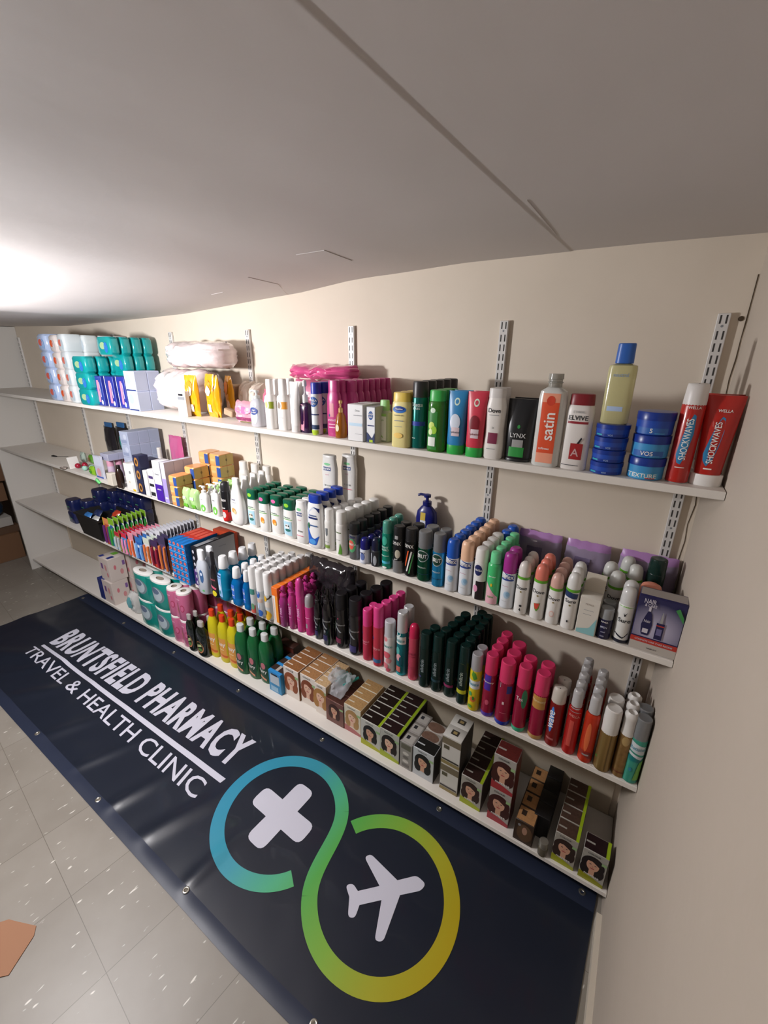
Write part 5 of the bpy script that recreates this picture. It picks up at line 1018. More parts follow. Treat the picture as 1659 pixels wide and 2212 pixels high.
row('mouthwash', 'bottle', 'tall black bottle with pink lettering and yellow disc', shampoo(mat('#17161a', .12, coat=.6), mat('#151418', .3), .26, 'drop', waist=[(0, .92), (.03, 1), (.6, 1), (.85, .8), (1, .45)], art=[('e', .1, .12, .55, .09, mat('#d9c92a')), ('p', [(-.8, .3), (.6, .24), (.7, .3), (-.7, .38)], mat('#d0607a')), ('t', 'CHARCOAL', 0, .55, .05, mat('#c96a7a'), 0, .7)]), (461, 480, 1291, 466, 1196), 3, 1, e=.6)
capw = mat('#dddedf', .35)
def mouthwash(bc, lab, cw2=.5):
    def f(T, w, d, h):
        b = MB(); b.loft(S(h * .74, w, d, [(0, .9), (.02, .98), (.1, 1), (.72, 1), (.85, .85), (.93, .55), (1, .42)], 2.6), mat(bc, .08, 0, .55, ior=1.33), 24); b.art(lab); b.build('body', T)
        c = MB(); c.lathe([(0, w * cw2 * .52), (h * .02, w * cw2 * .54), (h * .25, w * cw2 * .42), (h * .265, w * cw2 * .36)], capw, 20, 0, 0, h * .735); c.build('cap', T)
    return f
row('mouthwash', 'bottle', 'large blue mouthwash bottle with pale label', mouthwash('#0e97c4', [('r', -.85, .1, .15, .85, mat('#8fb5e0')), ('r', -.8, .7, .1, .8, NAVY), ('e', -.3, .4, .25, .1, mat('#d5e5f2')), ('e', -.3, .25, .2, .06, mat('#3f8a9a'))], .62), (478, 507, 1298, 486, 1203), 3, 4, e=.8)
row('mouthwash', 'bottle', 'small blue mouthwash bottle, left column', mouthwash('#0c7fcb', [('r', -.8, .25, .1, .75, mat('#3f6fc9')), ('t', 'Oral', -.3, .6, .1, W_, 0, .35), ('r', -.7, .35, .0, .38, W_)], .6), (506, 532, 1309, 511, 1226), 3, 4, e=.8)
row('mouthwash', 'bottle', 'small blue mouthwash bottle, right column', mouthwash('#0c7fcb', [('r', -.8, .25, .1, .75, mat('#3f6fc9')), ('t', 'Oral', -.3, .6, .1, W_, 0, .35), ('r', -.7, .35, .0, .38, W_)], .6), (530, 549, 1318, 535, 1235), 3, 3, e=.9)
def dryc(a): return can(mat('#c5c9cb', .3, .2), mat('#e2e1e0', .35), .42, 'flat', a, capw=.98)
row('dry_shampoo', 'spray can', 'white capped can, red and green print, left column', dryc([('r', -1, .05, 1, .35, mat('#c0564a')), ('r', -1, .75, 1, 1, mat('#3f7f76')), ('e', .2, .3, .5, .12, mat('#5f8f6a'))]), (545, 562, 1327, 549, 1226), 3, 6)
row('dry_shampoo', 'spray can', 'white capped can, blue and peach print, middle column', dryc([('e', .1, .15, .7, .13, mat('#2f5fae')), ('r', -1, .55, 1, .68, mat('#d5b5a5')), ('e', 0, .85, .5, .13, mat('#2f5fae')), ('e', -.3, .4, .5, .1, mat('#b9c9e0'))]), (560, 579, 1333, 566, 1231), 3, 6)
row('dry_shampoo', 'spray can', 'white capped can, yellow and black print, right column', dryc([('e', .1, .2, .8, .18, mat('#d9a92a')), ('r', -1, .5, 1, .7, mat('#d5ccc2')), ('e', .2, .9, .8, .1, mat('#3a2a1c')), ('e', -.2, .82, .5, .1, mat('#d9a92a')), ('e', -.3, .3, .3, .1, mat('#3a3a35'))]), (576, 596, 1341, 583, 1239), 3, 6)
for i in range(4): put('dry_shampoo', 'spray can', ORD[i].replace('front', 'first') + ' white capped can of the short rear column', dryc([]), ony(640, 1210, -.1).x, -.150 + .046 * i, shelf_z(3, -1.4), .042, .042, .215, 'short rear column of white capped cans')
row('hair_spray_carton', 'box', 'orange topped carton beside pink pump bottles', carton(mat('#dcd5cf', .35), [('r', -1, .78, 1, 1, mat('#dd6a20')), ('r', .1, .05, 1, .78, mat('#dd8a2a')), ('r', -.7, .1, -.5, .7, mat('#e3b5a5'))], [('r', -1, 0, 1, 1, mat('#d9702c'))], [('r', -1, 0, 1, 1, mat('#e0701f'))]), (596, 612, 1348, 600, 1268), 3, 8, w=.034, e=.9)
mg = mat('#a83076', .25, coat=.4); mg2 = mat('#c23b86', .25, coat=.4)
def spraypump(bc, hc, art=()):
    def f(T, w, d, h):
        b = MB(); b.loft(S(h * .76, w, d, [(0, .88), (.02, .98), (.7, 1), (.85, .97), (.95, .7), (1, .5)]), bc, 22); b.art(art); b.build('body', T)
        c = MB(); c.lathe([(0, w * .36), (h * .05, w * .36), (h * .06, w * .27), (h * .1, w * .2), (h * .13, w * .26), (h * .2, w * .24), (h * .245, w * .12)], hc, 16, 0, 0, h * .755)
        sh = c.build('spray_head', T); q = MB(); q.tube([(0, -w * .1, h * .92), (0, -w * .42, h * .93)], w * .08, hc, 8); q.build('nozzle', sh)
    return f
pkl = [('t', 'heat', -.1, .55, .10, mat('#d5a0c5'), 1, .3), ('r', -.6, .35, .4, .36, mat('#d5a0c5')), ('e', -.3, .72, .2, .03, SILV)]
row('heat_spray', 'bottle', 'plum pink pump spray beside the orange cartons', spraypump(mat('#8f2a6f', .25, coat=.4), mg, pkl), (607, 628, 1355, 618, 1269), 3, 2)
row('heat_spray', 'bottle', 'magenta pump spray between plum and tall pink bottles', spraypump(mg, mg, pkl), (626, 645, 1360, 634, 1260), 3, 2)
row('hair_mousse', 'spray can', 'tall glossy pink can with sloping shoulder', can(mg2, mg2, .3, 'dome', pkl), (644, 663, 1367, 652, 1251), 3, 1)
row('hair_spray', 'spray can', 'small bright pink can with clear round cap', can(mat('#c93f84', .22, .3), mat('#b9b5b8', .12, 0, .4), .26, 'dome', [('r', -.5, .25, .1, .4, SILV), ('r', -.6, .6, .6, .62, mat('#e0a9c5'))]), (662, 682, 1374, 675, 1287), 3, 1)
for i, (u, v, y_) in enumerate(((660, 1243, -.17), (676, 1246, -.12), (668, 1260, -.2))):
    X = ony(u, v, y_).x; put('heat_spray', 'bottle', ['left', 'right', 'lower'][i] + ' magenta pump spray behind the tall pink can', spraypump(mg, mg, []), X, y_, shelf_z(3, X), .045, .045, max(.19, ony(u, v, y_).z - shelf_z(3, X)), 'magenta pump sprays behind the tall can')
bkm = mat('#141216', .14, coat=.6); blb = [('t', 'TRESemme', 0, .60, .05, SILV, 0, .9), ('p', [(-.8, .55), (.3, .4), (.5, .42), (-.6, .58)], GREY), ('r', -.6, .12, .4, .25, mat('#2f2a55')), ('e', 0, .35, .2, .03, GREY)]
row('hair_gel', 'bottle', 'black bottle with glossy pump beside clear round cap', spraypump(bkm, bkm, blb), (681, 700, 1382, 690, 1276), 3, 2)
row('hair_gel', 'bottle', 'wider black pump bottle left of the black cans', spraypump(bkm, bkm, blb), (699, 723, 1395, 708, 1272), 3, 2)
row('hair_spray', 'spray can', 'tall black can with small maroon panel', can(bkm, mat('#17161a', .35), .24, 'flat', blb[:2] + [('e', 0, .75, .12, .02, mat('#8a2a45')), ('r', -.7, .14, .4, .26, mat('#6f2a45'))]), (727, 755, 1402, 742, 1281), 3, 3, dx=.008)
row('hair_spray', 'spray can', 'tall black can with small violet panel', can(bkm, mat('#17161a', .35), .24, 'flat', blb[:2] + [('r', -.7, .08, .6, .24, mat('#3a3566'))]), (755, 785, 1417, 771, 1293), 3, 4, dx=.010)
def wrap(T, w, d, h):
    b = MB(); pouch_mb(b, w, h, d, mat('#2b272b', .12, coat=.9), amp=.016, seed=131, nx=24, nz=18, pwr=2.4); b.build('wrapping', T)
P = ony(715, 1250, -.12); put('wrapped_bundle', 'bag', 'crumpled glossy black plastic bundle behind the black bottles', wrap, P.x - .03, -.078, shelf_z(3, P.x), .27, .08, .255)
pb_ = mat('#c2386f', .25, coat=.3)
row('hair_spray', 'spray can', 'slim pink can with flat square shoulder', can(mat('#b83550', .3, .2), mat('#cf3f80', .3), .28, 'flat', [('r', -.9, .72, -.6, .78, mat('#4a5a9a')), ('t', 'diamond', 0, .55, .05, mat('#e0a0b0')), ('r', -.6, .48, .5, .49, mat('#e0a0b0'))]), (784, 805, 1428, 795, 1315), 3, 2)
row('hair_spray', 'spray can', 'wider pink can with blue foot band', can(mat('#bb3648', .3, .2), mat('#cf3f80', .3), .30, 'flat', [('r', -.8, .66, -.4, .72, mat('#3a4a8a')), ('t', 'ultra', 0, .45, .07, mat('#e0a0a5')), ('r', -1, .1, 1, .19, mat('#3a6a9a'))]), (806, 829, 1441, 820, 1309), 3, 4, dx=.006)
row('dry_shampoo', 'spray can', 'white can with pink blossom print and pale cap', can(mat('#d0cbcb', .3), mat('#bfc0c6', .3, .2), .26, 'flat', [('e', -.3, .9, .4, .06, mat('#d07a80')), ('t', 'Batiste', 0, .72, .07, mat('#4fa09a'), 0, .85), ('e', -.1, .48, .7, .09, mat('#cf5a68')), ('e', .3, .33, .5, .07, mat('#d98a90')), ('e', -.3, .18, .6, .08, mat('#d0707a')), ('e', .3, .08, .4, .05, mat('#c9566a'))]), (829, 854, 1453, 842, 1339), 3, 1)
row('dry_shampoo', 'spray can', 'teal patterned can with silver cap between pinks', can(mat('#16727c', .25, .3), mat('#bdbdbf', .3, .2), .27, 'flat', [('e', -.2, .93, .4, .05, mat('#cfe0dc')), ('r', -.95, .72, .95, .88, mat('#cfd8d5')), ('t', 'Batiste', 0, .8, .07, mat('#1f8a94'), 0, .85), ('e', -.3, .56, .4, .09, mat('#4fa5a0')), ('e', -.1, .42, .5, .08, mat('#d59aa0')), ('r', -.6, .1, .3, .22, mat('#c0655a')), ('e', .3, .35, .3, .1, mat('#0f4f5f'))], foot=mat('#1a9aa5', .25, .3)), (855, 879, 1461, 872, 1321), 3, 2)
row('hair_mousse', 'spray can', 'slim rose pink can with rounded crimson cap', can(mat('#c2485f', .25, .4), mat('#b81f4a', .25), .2, 'dome', [('t', 'CHARLIE', 0, .62, .05, mat('#8a2a40'), 0, .8), ('r', -.8, .55, .8, .56, mat('#8a2a40')), ('t', 'red', 0, .3, .04, mat('#8a2a40'))]), (880, 903, 1471, 899, 1348), 3, 1)
sgc = mat('#0d2b28', .2, .3)
def silv(acc, wide=False): return can(mat('#102622', .22, .3), sgc, .24, 'flat', [('t', 'silvikrin', -.05, .55, .075, mat('#8d979a'), 1, .38)] + ([('r', -1, .25, 1, .31, mat(acc))] if acc else [('r', -.7, .25, -.1, .3, mat('#2c2f5a'))]))
row('hair_spray', 'spray can', 'dark green can with tiny violet mark', silv(None), (903, 928, 1486, 918, 1363), 3, 2, dx=.012)
row('hair_spray', 'spray can', 'dark green can with upright silver lettering only', silv('#1c3a44'), (929, 954, 1496, 946, 1369), 3, 5, dx=.006)
row('hair_spray', 'spray can', 'dark green can with magenta ring', silv('#8a2a5a'), (956, 982, 1507, 974, 1381), 3, 6, dx=.004)
row('hair_spray', 'spray can', 'dark green can with yellow rings', can(mat('#102622', .22, .3), sgc, .26, 'flat', [('t', 'silvikrin', -.05, .62, .075, mat('#a5ada0'), 1, .38), ('r', -1, .97, 1, .985, mat('#b5a52a')), ('r', -1, .27, 1, .36, mat('#b5b52a'))]), (983, 1008, 1523, 1004, 1392), 3, 6)
row('dry_shampoo', 'spray can', 'yellow tropical print can with silver cap', can(mat('#c9b51c', .28), mat('#a9a8ac', .25, .3), .24, 'flat', [('p', [(-.5, .98), (.3, .92), (.6, .8), (0, .76), (-.4, .86)], mat('#4a8a2a')), ('r', -.95, .55, .95, .74, mat('#cfd5d5')), ('t', 'Batiste', 0, .66, .07, mat('#2f8aa5'), 0, .85), ('e', -.4, .42, .3, .05, mat('#3f9a5a')), ('e', .1, .3, .5, .06, mat('#d0643a')), ('e', .2, .33, .2, .05, mat('#3a7a2a')), ('e', -.3, .12, .4, .04, mat('#5f9a35'))]), (1008, 1033, 1537, 1031, 1410), 3, 2)
def pkcap(a, foot): return can(mat('#96183a', .25, .3), mat('#c93360', .3), .27, 'flat', a, foot=mat(foot, .3), footf=.10)
row('hair_spray', 'spray can', 'crimson can, pink cap, violet label and foot', pkcap([('r', -.6, .62, .4, .96, mat('#4a2a9a')), ('t', 'Harmony', 0, .8, .05, W_, 0, .8), ('e', .1, .35, .3, .06, mat('#c0506a'))], '#4a2fa0'), (1036, 1064, 1549, 1064, 1411), 3, 4, dx=.001)
row('hair_spray', 'spray can', 'crimson can, pink cap, royal blue foot', pkcap([('r', .4, .75, .9, .98, mat('#23307f')), ('r', -.5, .85, -.42, .1 + .85, SILV), ('r', .0, .5, .25, .56, mat('#d9c5c9')), ('r', -.2, .3, .6, .31, mat('#c96a80'))], '#1c2fa0'), (1065, 1099, 1568, 1097, 1426), 3, 3, dx=.001)
row('hair_spray', 'spray can', 'crimson can, pink cap, green emblem and foot', pkcap([('e', .5, .75, .35, .2, mat('#2f7f5a')), ('t', 'Tex', -.1, .74, .08, mat('#d9c5c9'), 0, .5)], '#2fa07a'), (1101, 1132, 1582, 1133, 1436), 3, 2, dx=.001)
row('hair_spray', 'spray can', 'crimson can, pink cap, tan band and foot', pkcap([('r', -1, .68, 1, 1, mat('#b5843f')), ('t', 'Harmony', 0, .84, .07, mat('#d9c9a0'), 0, .85)], '#b58a50'), (1136, 1169, 1598, 1170, 1450), 3, 2, dx=.001)
row('hair_spray', 'spray can', 'deep red can with white nozzle and blue flash', can(mat('#7f1716', .25, .3), mat('#bdb5ac', .4), .2, 'nozzle', [('e', -.35, .6, .28, .28, mat('#3a7fd0')), ('t', 'wave', -.35, .6, .09, W_, 1, .4), ('r', -.7, .16, .3, .2, mat('#a05a5a'))]), (1172, 1204, 1613, 1203, 1480), 3, 2, dx=.003)
def redsp(bc, lab): return can(mat(bc, .25, .3), mat('#b0aeae', .2), .25, 'neck', lab)
row('hair_mousse', 'spray can', 'red foam can with clear domed cap and silver collar', redsp('#b01f1c', [('r', -1, .93, 1, 1, SILV), ('t', 'WELLA', 0, .85, .05, mat('#d08a80')), ('r', -.4, .2, .2, .75, mat('#c04a40'))]), (1209, 1239, 1630, 1244, 1486), 3, 5)
row('hair_mousse', 'spray can', 'orange red foam can with clear domed cap', redsp('#c0341a', [('e', -.1, .55, .35, .3, mat('#d0663a')), ('p', [(-.8, .18), (.8, .1), (.8, .24), (-.8, .26)], mat('#8a2018')), ('r', -.4, .17, .5, .2, SILV)]), (1243, 1275, 1648, 1281, 1499), 3, 4)
gold = mat('#8f7444', .28, .6)
row('hair_spray', 'spray can', 'plain gold can with wide white cap', can(gold, mat('#d5d2ce', .4), .34, 'flat', [('r', .3, .05, .45, .95, mat('#6f5a35', .3, .6)), ('p', [(-.9, .3), (-.7, .3), (-.8, .36)], GREEN)]), (1276, 1314, 1667, 1318, 1525), 3, 2)
row('hair_spray', 'spray can', 'bronze patterned can with white twist cap', can(mat('#8a6a3f', .3, .5, mott=.5, bscale=60), mat('#cfccc8', .4), .30, 'twist', [('e', 0, .85, .5, .1, mat('#a58a5a')), ('r', -.9, .12, .9, .14, mat('#6a2f25'))]), (1315, 1347, 1679, 1358, 1534), 3, 3)
row('dry_shampoo', 'spray can', 'mint and teal can at the right end with grey cap', can(mat('#3f9a86', .25, .3), mat('#858789', .25, .4), .27, 'flat', [('p', [(-.95, .72), (.95, .66), (.95, .84), (-.95, .92)], mat('#c5ccd0')), ('t', 'Batiste', 0, .79, .07, mat('#3f8aa0'), 0, .85), ('r', -1, .5, 1, .6, mat('#0f6f70')), ('p', [(-.9, .64), (.8, .56), (.9, .62), (-.8, .69)], mat('#c5ccd0')), ('p', [(.3, .1), (.95, .1), (.95, .55), (.6, .5)], mat('#6fae4a')), ('e', -.2, .32, .2, .04, mat('#2f7a90'))]), (1349, 1386, 1697, 1397, 1551), 3, 2)
# ---------------------------------------------------------------- lowest shelf, left to right
z4 = lambda x: shelf_z(4, x)
A = onshelf(208, 1297, 4); B = onshelf(232, 1311, 4)
tis = mat('#cbbfb8', .45)
def tissue(front):
    return carton(tis if front == 'f' else mat('#1c2a70', .35), ([('r', -.6, .5, -.2, .75, mat('#6f4a86')), ('e', .3, .6, .2, .15, mat('#c98a8c')), ('e', .5, .3, .15, .1, mat('#c9707a'))] if front == 'f' else []), [('e', -.3, .6, .15, .1, mat('#c9707a')), ('e', .4, .35, .2, .12, mat('#c98a8c')), ('r', .6, .6, .9, .8, mat('#7a5a96'))], [('r', -.95, .02, -.5, .3, mat('#1c2f80')), ('r', -.5, .6, .2, .95, mat('#6fae3a')), ('r', .3, .1, .8, .5, mat('#22307a'))])
H4 = (ony(212, 1198, -.27).z - A.z) / 2
cx4 = (A.x + B.x) / 2
put('tissue_box', 'box', 'navy tissue box on the left end of the pile', tissue('n'), cx4 - .06, -.235, z4(cx4) + .0006, .05, .11, H4 * .93)
put('tissue_box', 'box', 'cream tissue box, lower one nearest the front', tissue('f'), cx4 + .045, -.235, z4(cx4) + .0006, .13, .11, H4 - .002)
put('tissue_box', 'box', 'cream tissue box, upper one nearest the front', tissue('f'), cx4 + .045, -.225, z4(cx4) + H4, .13, .11, H4 - .004)
for i in range(2): put('tissue_box', 'box', 'cream and red tissue box behind the others, ' + ['lower', 'upper'][i], tissue('f'), cx4 + .075, -.095, z4(cx4) + .0006 + H4 * i, .15, .13, H4 - .004, 'rear tissue boxes')
put('tissue_box', 'box', 'small navy and green packet on top of the pile', tissue('n'), cx4 + .04, -.08, z4(cx4) + 2 * H4 + .0006 - .003, .1, .08, .035)
P = onshelf(279, 1330, 4)
def clearbag(T, w, d, h):
    b = MB(); pouch_mb(b, w, h, d, mat('#d9dbd9', .15, 0, 0, .55, coat=.8), amp=.012, seed=140, nx=14, nz=14); b.build('bag', T)
    b = MB(); pouch_mb(b, w * .3, h * .55, d * .5, mat('#5f9aa0', .2, coat=.5), z0=h * .3, cy=-d * .5, amp=.003, seed=141, nx=6, nz=6); b.build('sachet', T)
put('clear_bag', 'bag', 'crumpled clear bag with pale blue sachet beside teal rolls', clearbag, P.x + .0, -.245, z4(P.x), .10, .07, .15)
put('clear_bag', 'bag', 'crumpled clear bag standing behind the blue sachet bag', pouch(mat('#d5d2cc', .15, 0, 0, .6, coat=.8), [], 144, .012), P.x + .01, -.12, z4(P.x), .13, .09, .25)
def rolls(film, pic, tan=None):
    def f(T, w, d, h):
        r = w / 4; rd = d / 4
        fl = MB()
        for sx in (-1, 1):
            for sy in (-1, 1):
                fl.loft([(.0, r * .9, rd * .9), (h * .04, r, rd), (h * .90, r, rd), (h * .93, r * .99, rd * .99)], film, 20, 2, sx * r, sy * rd)
                if sy < 0: fl.w = r; fl.h = h * .93; fl.art(pic)
        fl.loft([(.001, r * 1.1, rd * 1.72), (h * .91, r * 1.1, rd * 1.72)], film, 12, 5)
        fl.build('film', T)
        for sx in (-1, 1):
            for sy in (-1, 1):
                q = MB(); q.loft([(h * .925, r * .97, rd * .97), (h * .985, r * .96, rd * .96), (h, r * .85, rd * .85), (h, r * .38, rd * .38), (h * .95, r * .36, rd * .36)], [WHITE, WHITE, WHITE, mat('#8f8578', .8)], 20, 2, sx * r, sy * rd); q.build('roll', T, 'white paper roll end')
    return f
tealf = mat('#0f8f83', .28, coat=.4); pinkfm = mat('#c4668c', .28, coat=.4)
tp = [('e', .1, .55, .62, .3, mat('#6f7f86')), ('e', .05, .56, .5, .26, mat('#aebdc4')), ('e', -.05, .68, .4, .12, mat('#5f6f88'))]
pp = [('e', -.5, .45, .35, .22, mat('#a9785c', .6)), ('e', .45, .5, .25, .14, mat('#a83a5c')), ('e', .45, .5, .18, .10, mat('#c4668c')), ('r', -.7, .82, .3, .86, mat('#dba5bd'))]
cartons('toilet_roll_pack', 'toilet rolls', 'teal four roll pack', rolls(tealf, tp), (300, 1341), (374, 1382), (272, 1226), 4, .16, 1, levels=2, group='teal toilet roll packs')
a_ = box_px((300, 1341), (374, 1382), (272, 1226), 4, .16)
put('toilet_roll_pack', 'toilet rolls', 'teal four roll pack behind the front two, lower one', rolls(tealf, tp), a_[0], -.054, a_[2] + .0015, a_[3], .09, a_[5] / 2, 'rear teal toilet roll packs')
put('toilet_roll_pack', 'toilet rolls', 'teal four roll pack behind the front two, upper one', rolls(tealf, tp), a_[0], -.054, a_[2] + .0025 + a_[5] / 2, a_[3], .09, a_[5] / 2, 'rear teal toilet roll packs')
cartons('toilet_roll_pack', 'toilet rolls', 'pink four roll pack nearest the teal packs', rolls(pinkfm, pp), (372, 1380), (412, 1403), (348, 1266), 4, .17, 1, levels=2, group='pink toilet roll packs')
c_ = box_px((372, 1380), (412, 1403), (348, 1266), 4, .17)
for i in range(3):
    for lv in range(2):
        X_, Y_ = c_[0] + i * (c_[3] + .004), -.052
        put('toilet_roll_pack', 'toilet rolls', 'pink four roll pack, %s of the rear stacks, %s' % (['left', 'middle', 'right'][i], ['lower one', 'upper one'][lv]), rolls(pinkfm, pp), X_, Y_, z4(X_) + .0015 + lv * (c_[5] / 2 + .0006), c_[3], .085, c_[5] / 2, 'rear pink toilet roll packs')
def squeezy(bc, cc, art, style='round', cf=.13, e=.6):
    return shampoo(bc, cc, cf, 'oval', art=art, waist=[(0, .88), (.03, .98), (.1, 1), (.7, 1), (.86, .88), (.95, .62), (1, .46)])
blkb = squeezy(mat('#10170f', .15, coat=.6), mat('#a9a5a2', .35), [('e', 0, .33, .66, .2, mat('#c9855a')), ('e', 0, .35, .58, .17, mat('#23301c')), ('p', [(-.45, .3), (.45, .38), (.4, .46), (-.4, .4)], mat('#b5c08a')), ('e', .1, .26, .35, .05, mat('#5f8f4a'))])
row('washing_liquid', 'bottle', 'black bottle with orange rimmed label beside pink rolls', blkb, (411, 430, 1407, 421, 1334), 4, 2, e=.6)
row('washing_liquid', 'bottle', 'black bottle with orange rimmed label, the wider one', blkb, (431, 458, 1420, 436, 1344), 4, 2, e=.6, dy=.06)
yel = squeezy(mat('#c9bd1c', .3), mat('#d8401c', .3), [('r', -.95, .12, .95, .62, mat('#d99a4a')), ('t', 'easy', 0, .45, .10, W_, 0, .8), ('p', [(-.9, .2), (.9, .14), (.9, .19), (-.9, .25)], mat('#c9602a')), ('r', -.5, .33, .5, .35, mat('#e8d0a0'))])
for i, px in enumerate(((459, 483, 1420, 471, 1323), (480, 505, 1432, 488, 1333), (500, 526, 1444, 512, 1343))):
    row('washing_liquid', 'bottle', 'yellow bottle with red cap, %s column' % ['left', 'middle', 'right'][i], yel, px, 4, 3 - (i == 0), e=.75, group='yellow bottles with red caps', dy=.058)
grn = squeezy(mat('#1c6a3a', .15, 0, .25), mat('#d0d3d2', .35), [('r', -.75, .08, .7, .5, mat('#123f2a')), ('e', .1, .44, .35, .08, mat('#b56a72')), ('t', 'Fairy', .0, .3, .10, W_, 0, .6), ('p', [(-.6, .16), (.5, .08), (.5, .13), (-.5, .2)], mat('#c98a6a'))])
for i, px in enumerate(((516, 547, 1457, 529, 1353), (542, 572, 1468, 555, 1362), (566, 597, 1478, 577, 1372))):
    row('washing_liquid', 'bottle', 'green bottle with white cap, %s column' % ['left', 'middle', 'right'][i], grn, px, 4, 3 - (i == 2), e=.75, group='green bottles with white caps', dy=.066)
bb = carton(mat('#2f86b8', .35), [('r', -.75, .42, .75, .86, mat('#b9c3cc')), ('r', -1, .9, 1, 1, mat('#2f86c8')), ('r', -.7, .06, .5, .3, mat('#8fb5cf')), ('r', -.5, .84, .5, .92, INK)], [], [('r', -1, 0, 1, .3, mat('#2f86c8')), ('r', -1, .3, 1, 1, mat('#3a2a26')), ('r', -.2, .3, .2, 1, mat('#b5aaa2'))])
cartons('hair_dye_box', 'box', 'blue and white hair dye box beside green bottles', bb, (584, 1488), (608, 1504), (578, 1434), 4, .055, 3, h=.125)
cartons('hair_dye_box', 'box', 'brown picture box behind the green bottles', carton(mat('#3a221c', .35), [('r', -.9, .3, .9, .45, mat('#a5766a')), ('r', -1, .8, 1, .95, mat('#5a2a22'))]), (603, 1440), (640, 1452), (600, 1385), 4, .05, 1)
cream_box = lambda hair, th, **k: portrait_box(hair, SKIN2, '#dcd2c8', None, th, **k)
cartons('hair_dye_box', 'box', 'cream dye box with auburn haired portrait', cream_box('#8a4a2a', '#8f5f3a'), (617, 1497), (647, 1516), (612, 1437), 4, .06, 3)
cartons('hair_dye_box', 'box', 'cream dye box with chestnut haired portrait', cream_box('#7a3f25', '#a5784f'), (653, 1514), (683, 1534), (645, 1452), 4, .06, 4)
cartons('hair_dye_box', 'box', 'cream dye box with honey haired portrait, turned slightly', cream_box('#a5763f', '#c0a078'), (684, 1535), (705, 1551), (676, 1472), 4, .06, 4)
cartons('hair_dye_box', 'box', 'brown dye box under a loose plastic bag', portrait_box('#3a1f1a', SKIN, '#6a3f35', None, '#4a2a22'), (705, 1553), (743, 1574), (702, 1512), 4, .06, 3, h=.13)
cartons('hair_dye_box', 'box', 'cream dye box with blonde curls, rose lower edge', portrait_box('#a58050', SKIN2, '#cfc8b5', '#a5605f', '#a98558'), (744, 1574), (780, 1593), (742, 1518), 4, .062, 4)
cartons('hair_dye_box', 'box', 'lime banded dye box, leftmost, dark updo portrait', portrait_box('#17100f', SKIN, '#b9b8b0', '#a5a81c', '#1c100e', '#93ad1c', 'nutrisse'), (782, 1601), (819, 1630), (781, 1551), 4, .06, 4)
cartons('hair_dye_box', 'box', 'lime banded dye box with long black hair portrait', portrait_box('#1c100f', SKIN2, '#a9a8a0', '#9aa81c', '#221013', '#8aa51c', 'nutrisse'), (821, 1628), (861, 1652), (822, 1571), 4, .06, 4)
thin = carton(mat('#8f8a85', .4), [('r', -.8, .75, .8, .95, mat('#5f5a4f')), ('e', 0, .6, .5, .06, mat('#c5c0ba')), ('e', 0, .45, .5, .06, mat('#6a6560')), ('e', 0, .3, .5, .06, mat('#c5c0ba')), ('r', -.6, .08, .6, .2, mat('#6a6560'))], [], [('r', -.8, .1, .8, .8, mat('#a9a5a0')), ('r', -.5, .4, 0, .7, INK)])
cartons('hair_dye_box', 'box', 'narrow grey box between lime and white boxes', thin, (863, 1653), (888, 1668), (866, 1600), 4, .06, 3)
cartons('hair_dye_box', 'box', 'white dye box with black haired portrait', portrait_box('#141013', SKIN, '#b9bcbf', None, '#151515'), (891, 1668), (934, 1694), (896, 1613), 4, .06, 1)
cartons('hair_dye_box', 'box', 'pale box with brown swirl top behind white dye box', carton(mat('#aaa39c', .4), [], [], [('e', 0, .5, .9, .45, mat('#6f5548', .4, mott=.5))]), (900, 1645), (940, 1665), (905, 1580), 4, .055, 2, h=.135)
wb = carton(mat('#c5c2bc', .4), [('r', -1, .72, 1, .95, mat('#6f6450')), ('r', -.8, .55, -.2, .68, mat('#57503f')), ('r', -1, .0, 1, .12, mat('#8a7a4f')), ('r', -.95, .14, .9, .2, mat('#3a352f'))], [('r', -1, 0, 1, 1, mat('#4a4540'))], [('r', -.4, .3, .4, .7, mat('#3a3632')), ('r', -.2, .4, .2, .6, mat('#a58f5f'))])
cartons('hair_dye_box', 'box', 'white and gold box', wb, (948, 1701), (987, 1720), (955, 1585), 4, .06, 2, levels=2, group='white and gold boxes')
cartons('hair_dye_box', 'box', 'lime banded dye box with brown haired portrait', portrait_box('#2c1614', SKIN, '#a09c94', '#9aa51c', '#2a1715', '#8fa51c', 'nutrisse'), (992, 1729), (1036, 1754), (1000, 1673), 4, .06, 4)
cartons('hair_dye_box', 'box', 'red banded dye box with auburn portrait', portrait_box('#3a1512', SKIN, '#a39e98', '#9a2f38', '#5f2320', None, 'nutrisse'), (1051, 1764), (1096, 1789), (1075, 1630), 4, .07, 1, levels=2, group='red banded dye boxes')
br = carton(mat('#3a2c22', .4), [('e', .1, .62, .3, .2, mat('#a5806c', .6)), ('e', .1, .5, .8, .4, mat('#57402c', .6)), ('e', .1, .6, .26, .18, mat('#a5806c', .6)), ('e', -.5, .8, .15, .06, SILV)], [('r', -1, 0, 1, 1, mat('#0f0c0b'))], [('r', -.9, .05, .9, .95, mat('#a57a50', .4, mott=.4, bscale=90)), ('r', -.6, .4, -.1, .75, mat('#2f241d'))])
for i in range(4):
    P = onshelf(1126, 1822, 4)
    put('hair_dye_box', 'box', ['front', 'second', 'third', 'rearmost'][i] + ' brown dye box with wavy haired picture', br, P.x, P.y + .034 + .0625 * i, P.z + .0005, .066, .061, .10 + .0 * i, 'brown dye boxes in a row')
row('nail_varnish', 'bottle', 'tiny clear bottle with silver lid at shelf edge', can(mat('#6f6656', .12, 0, .4), mat('#8f8a80', .3, .5), .4, 'flat'), (1157, 1180, 1852, 1165, 1810), 4, 1, w=.032)
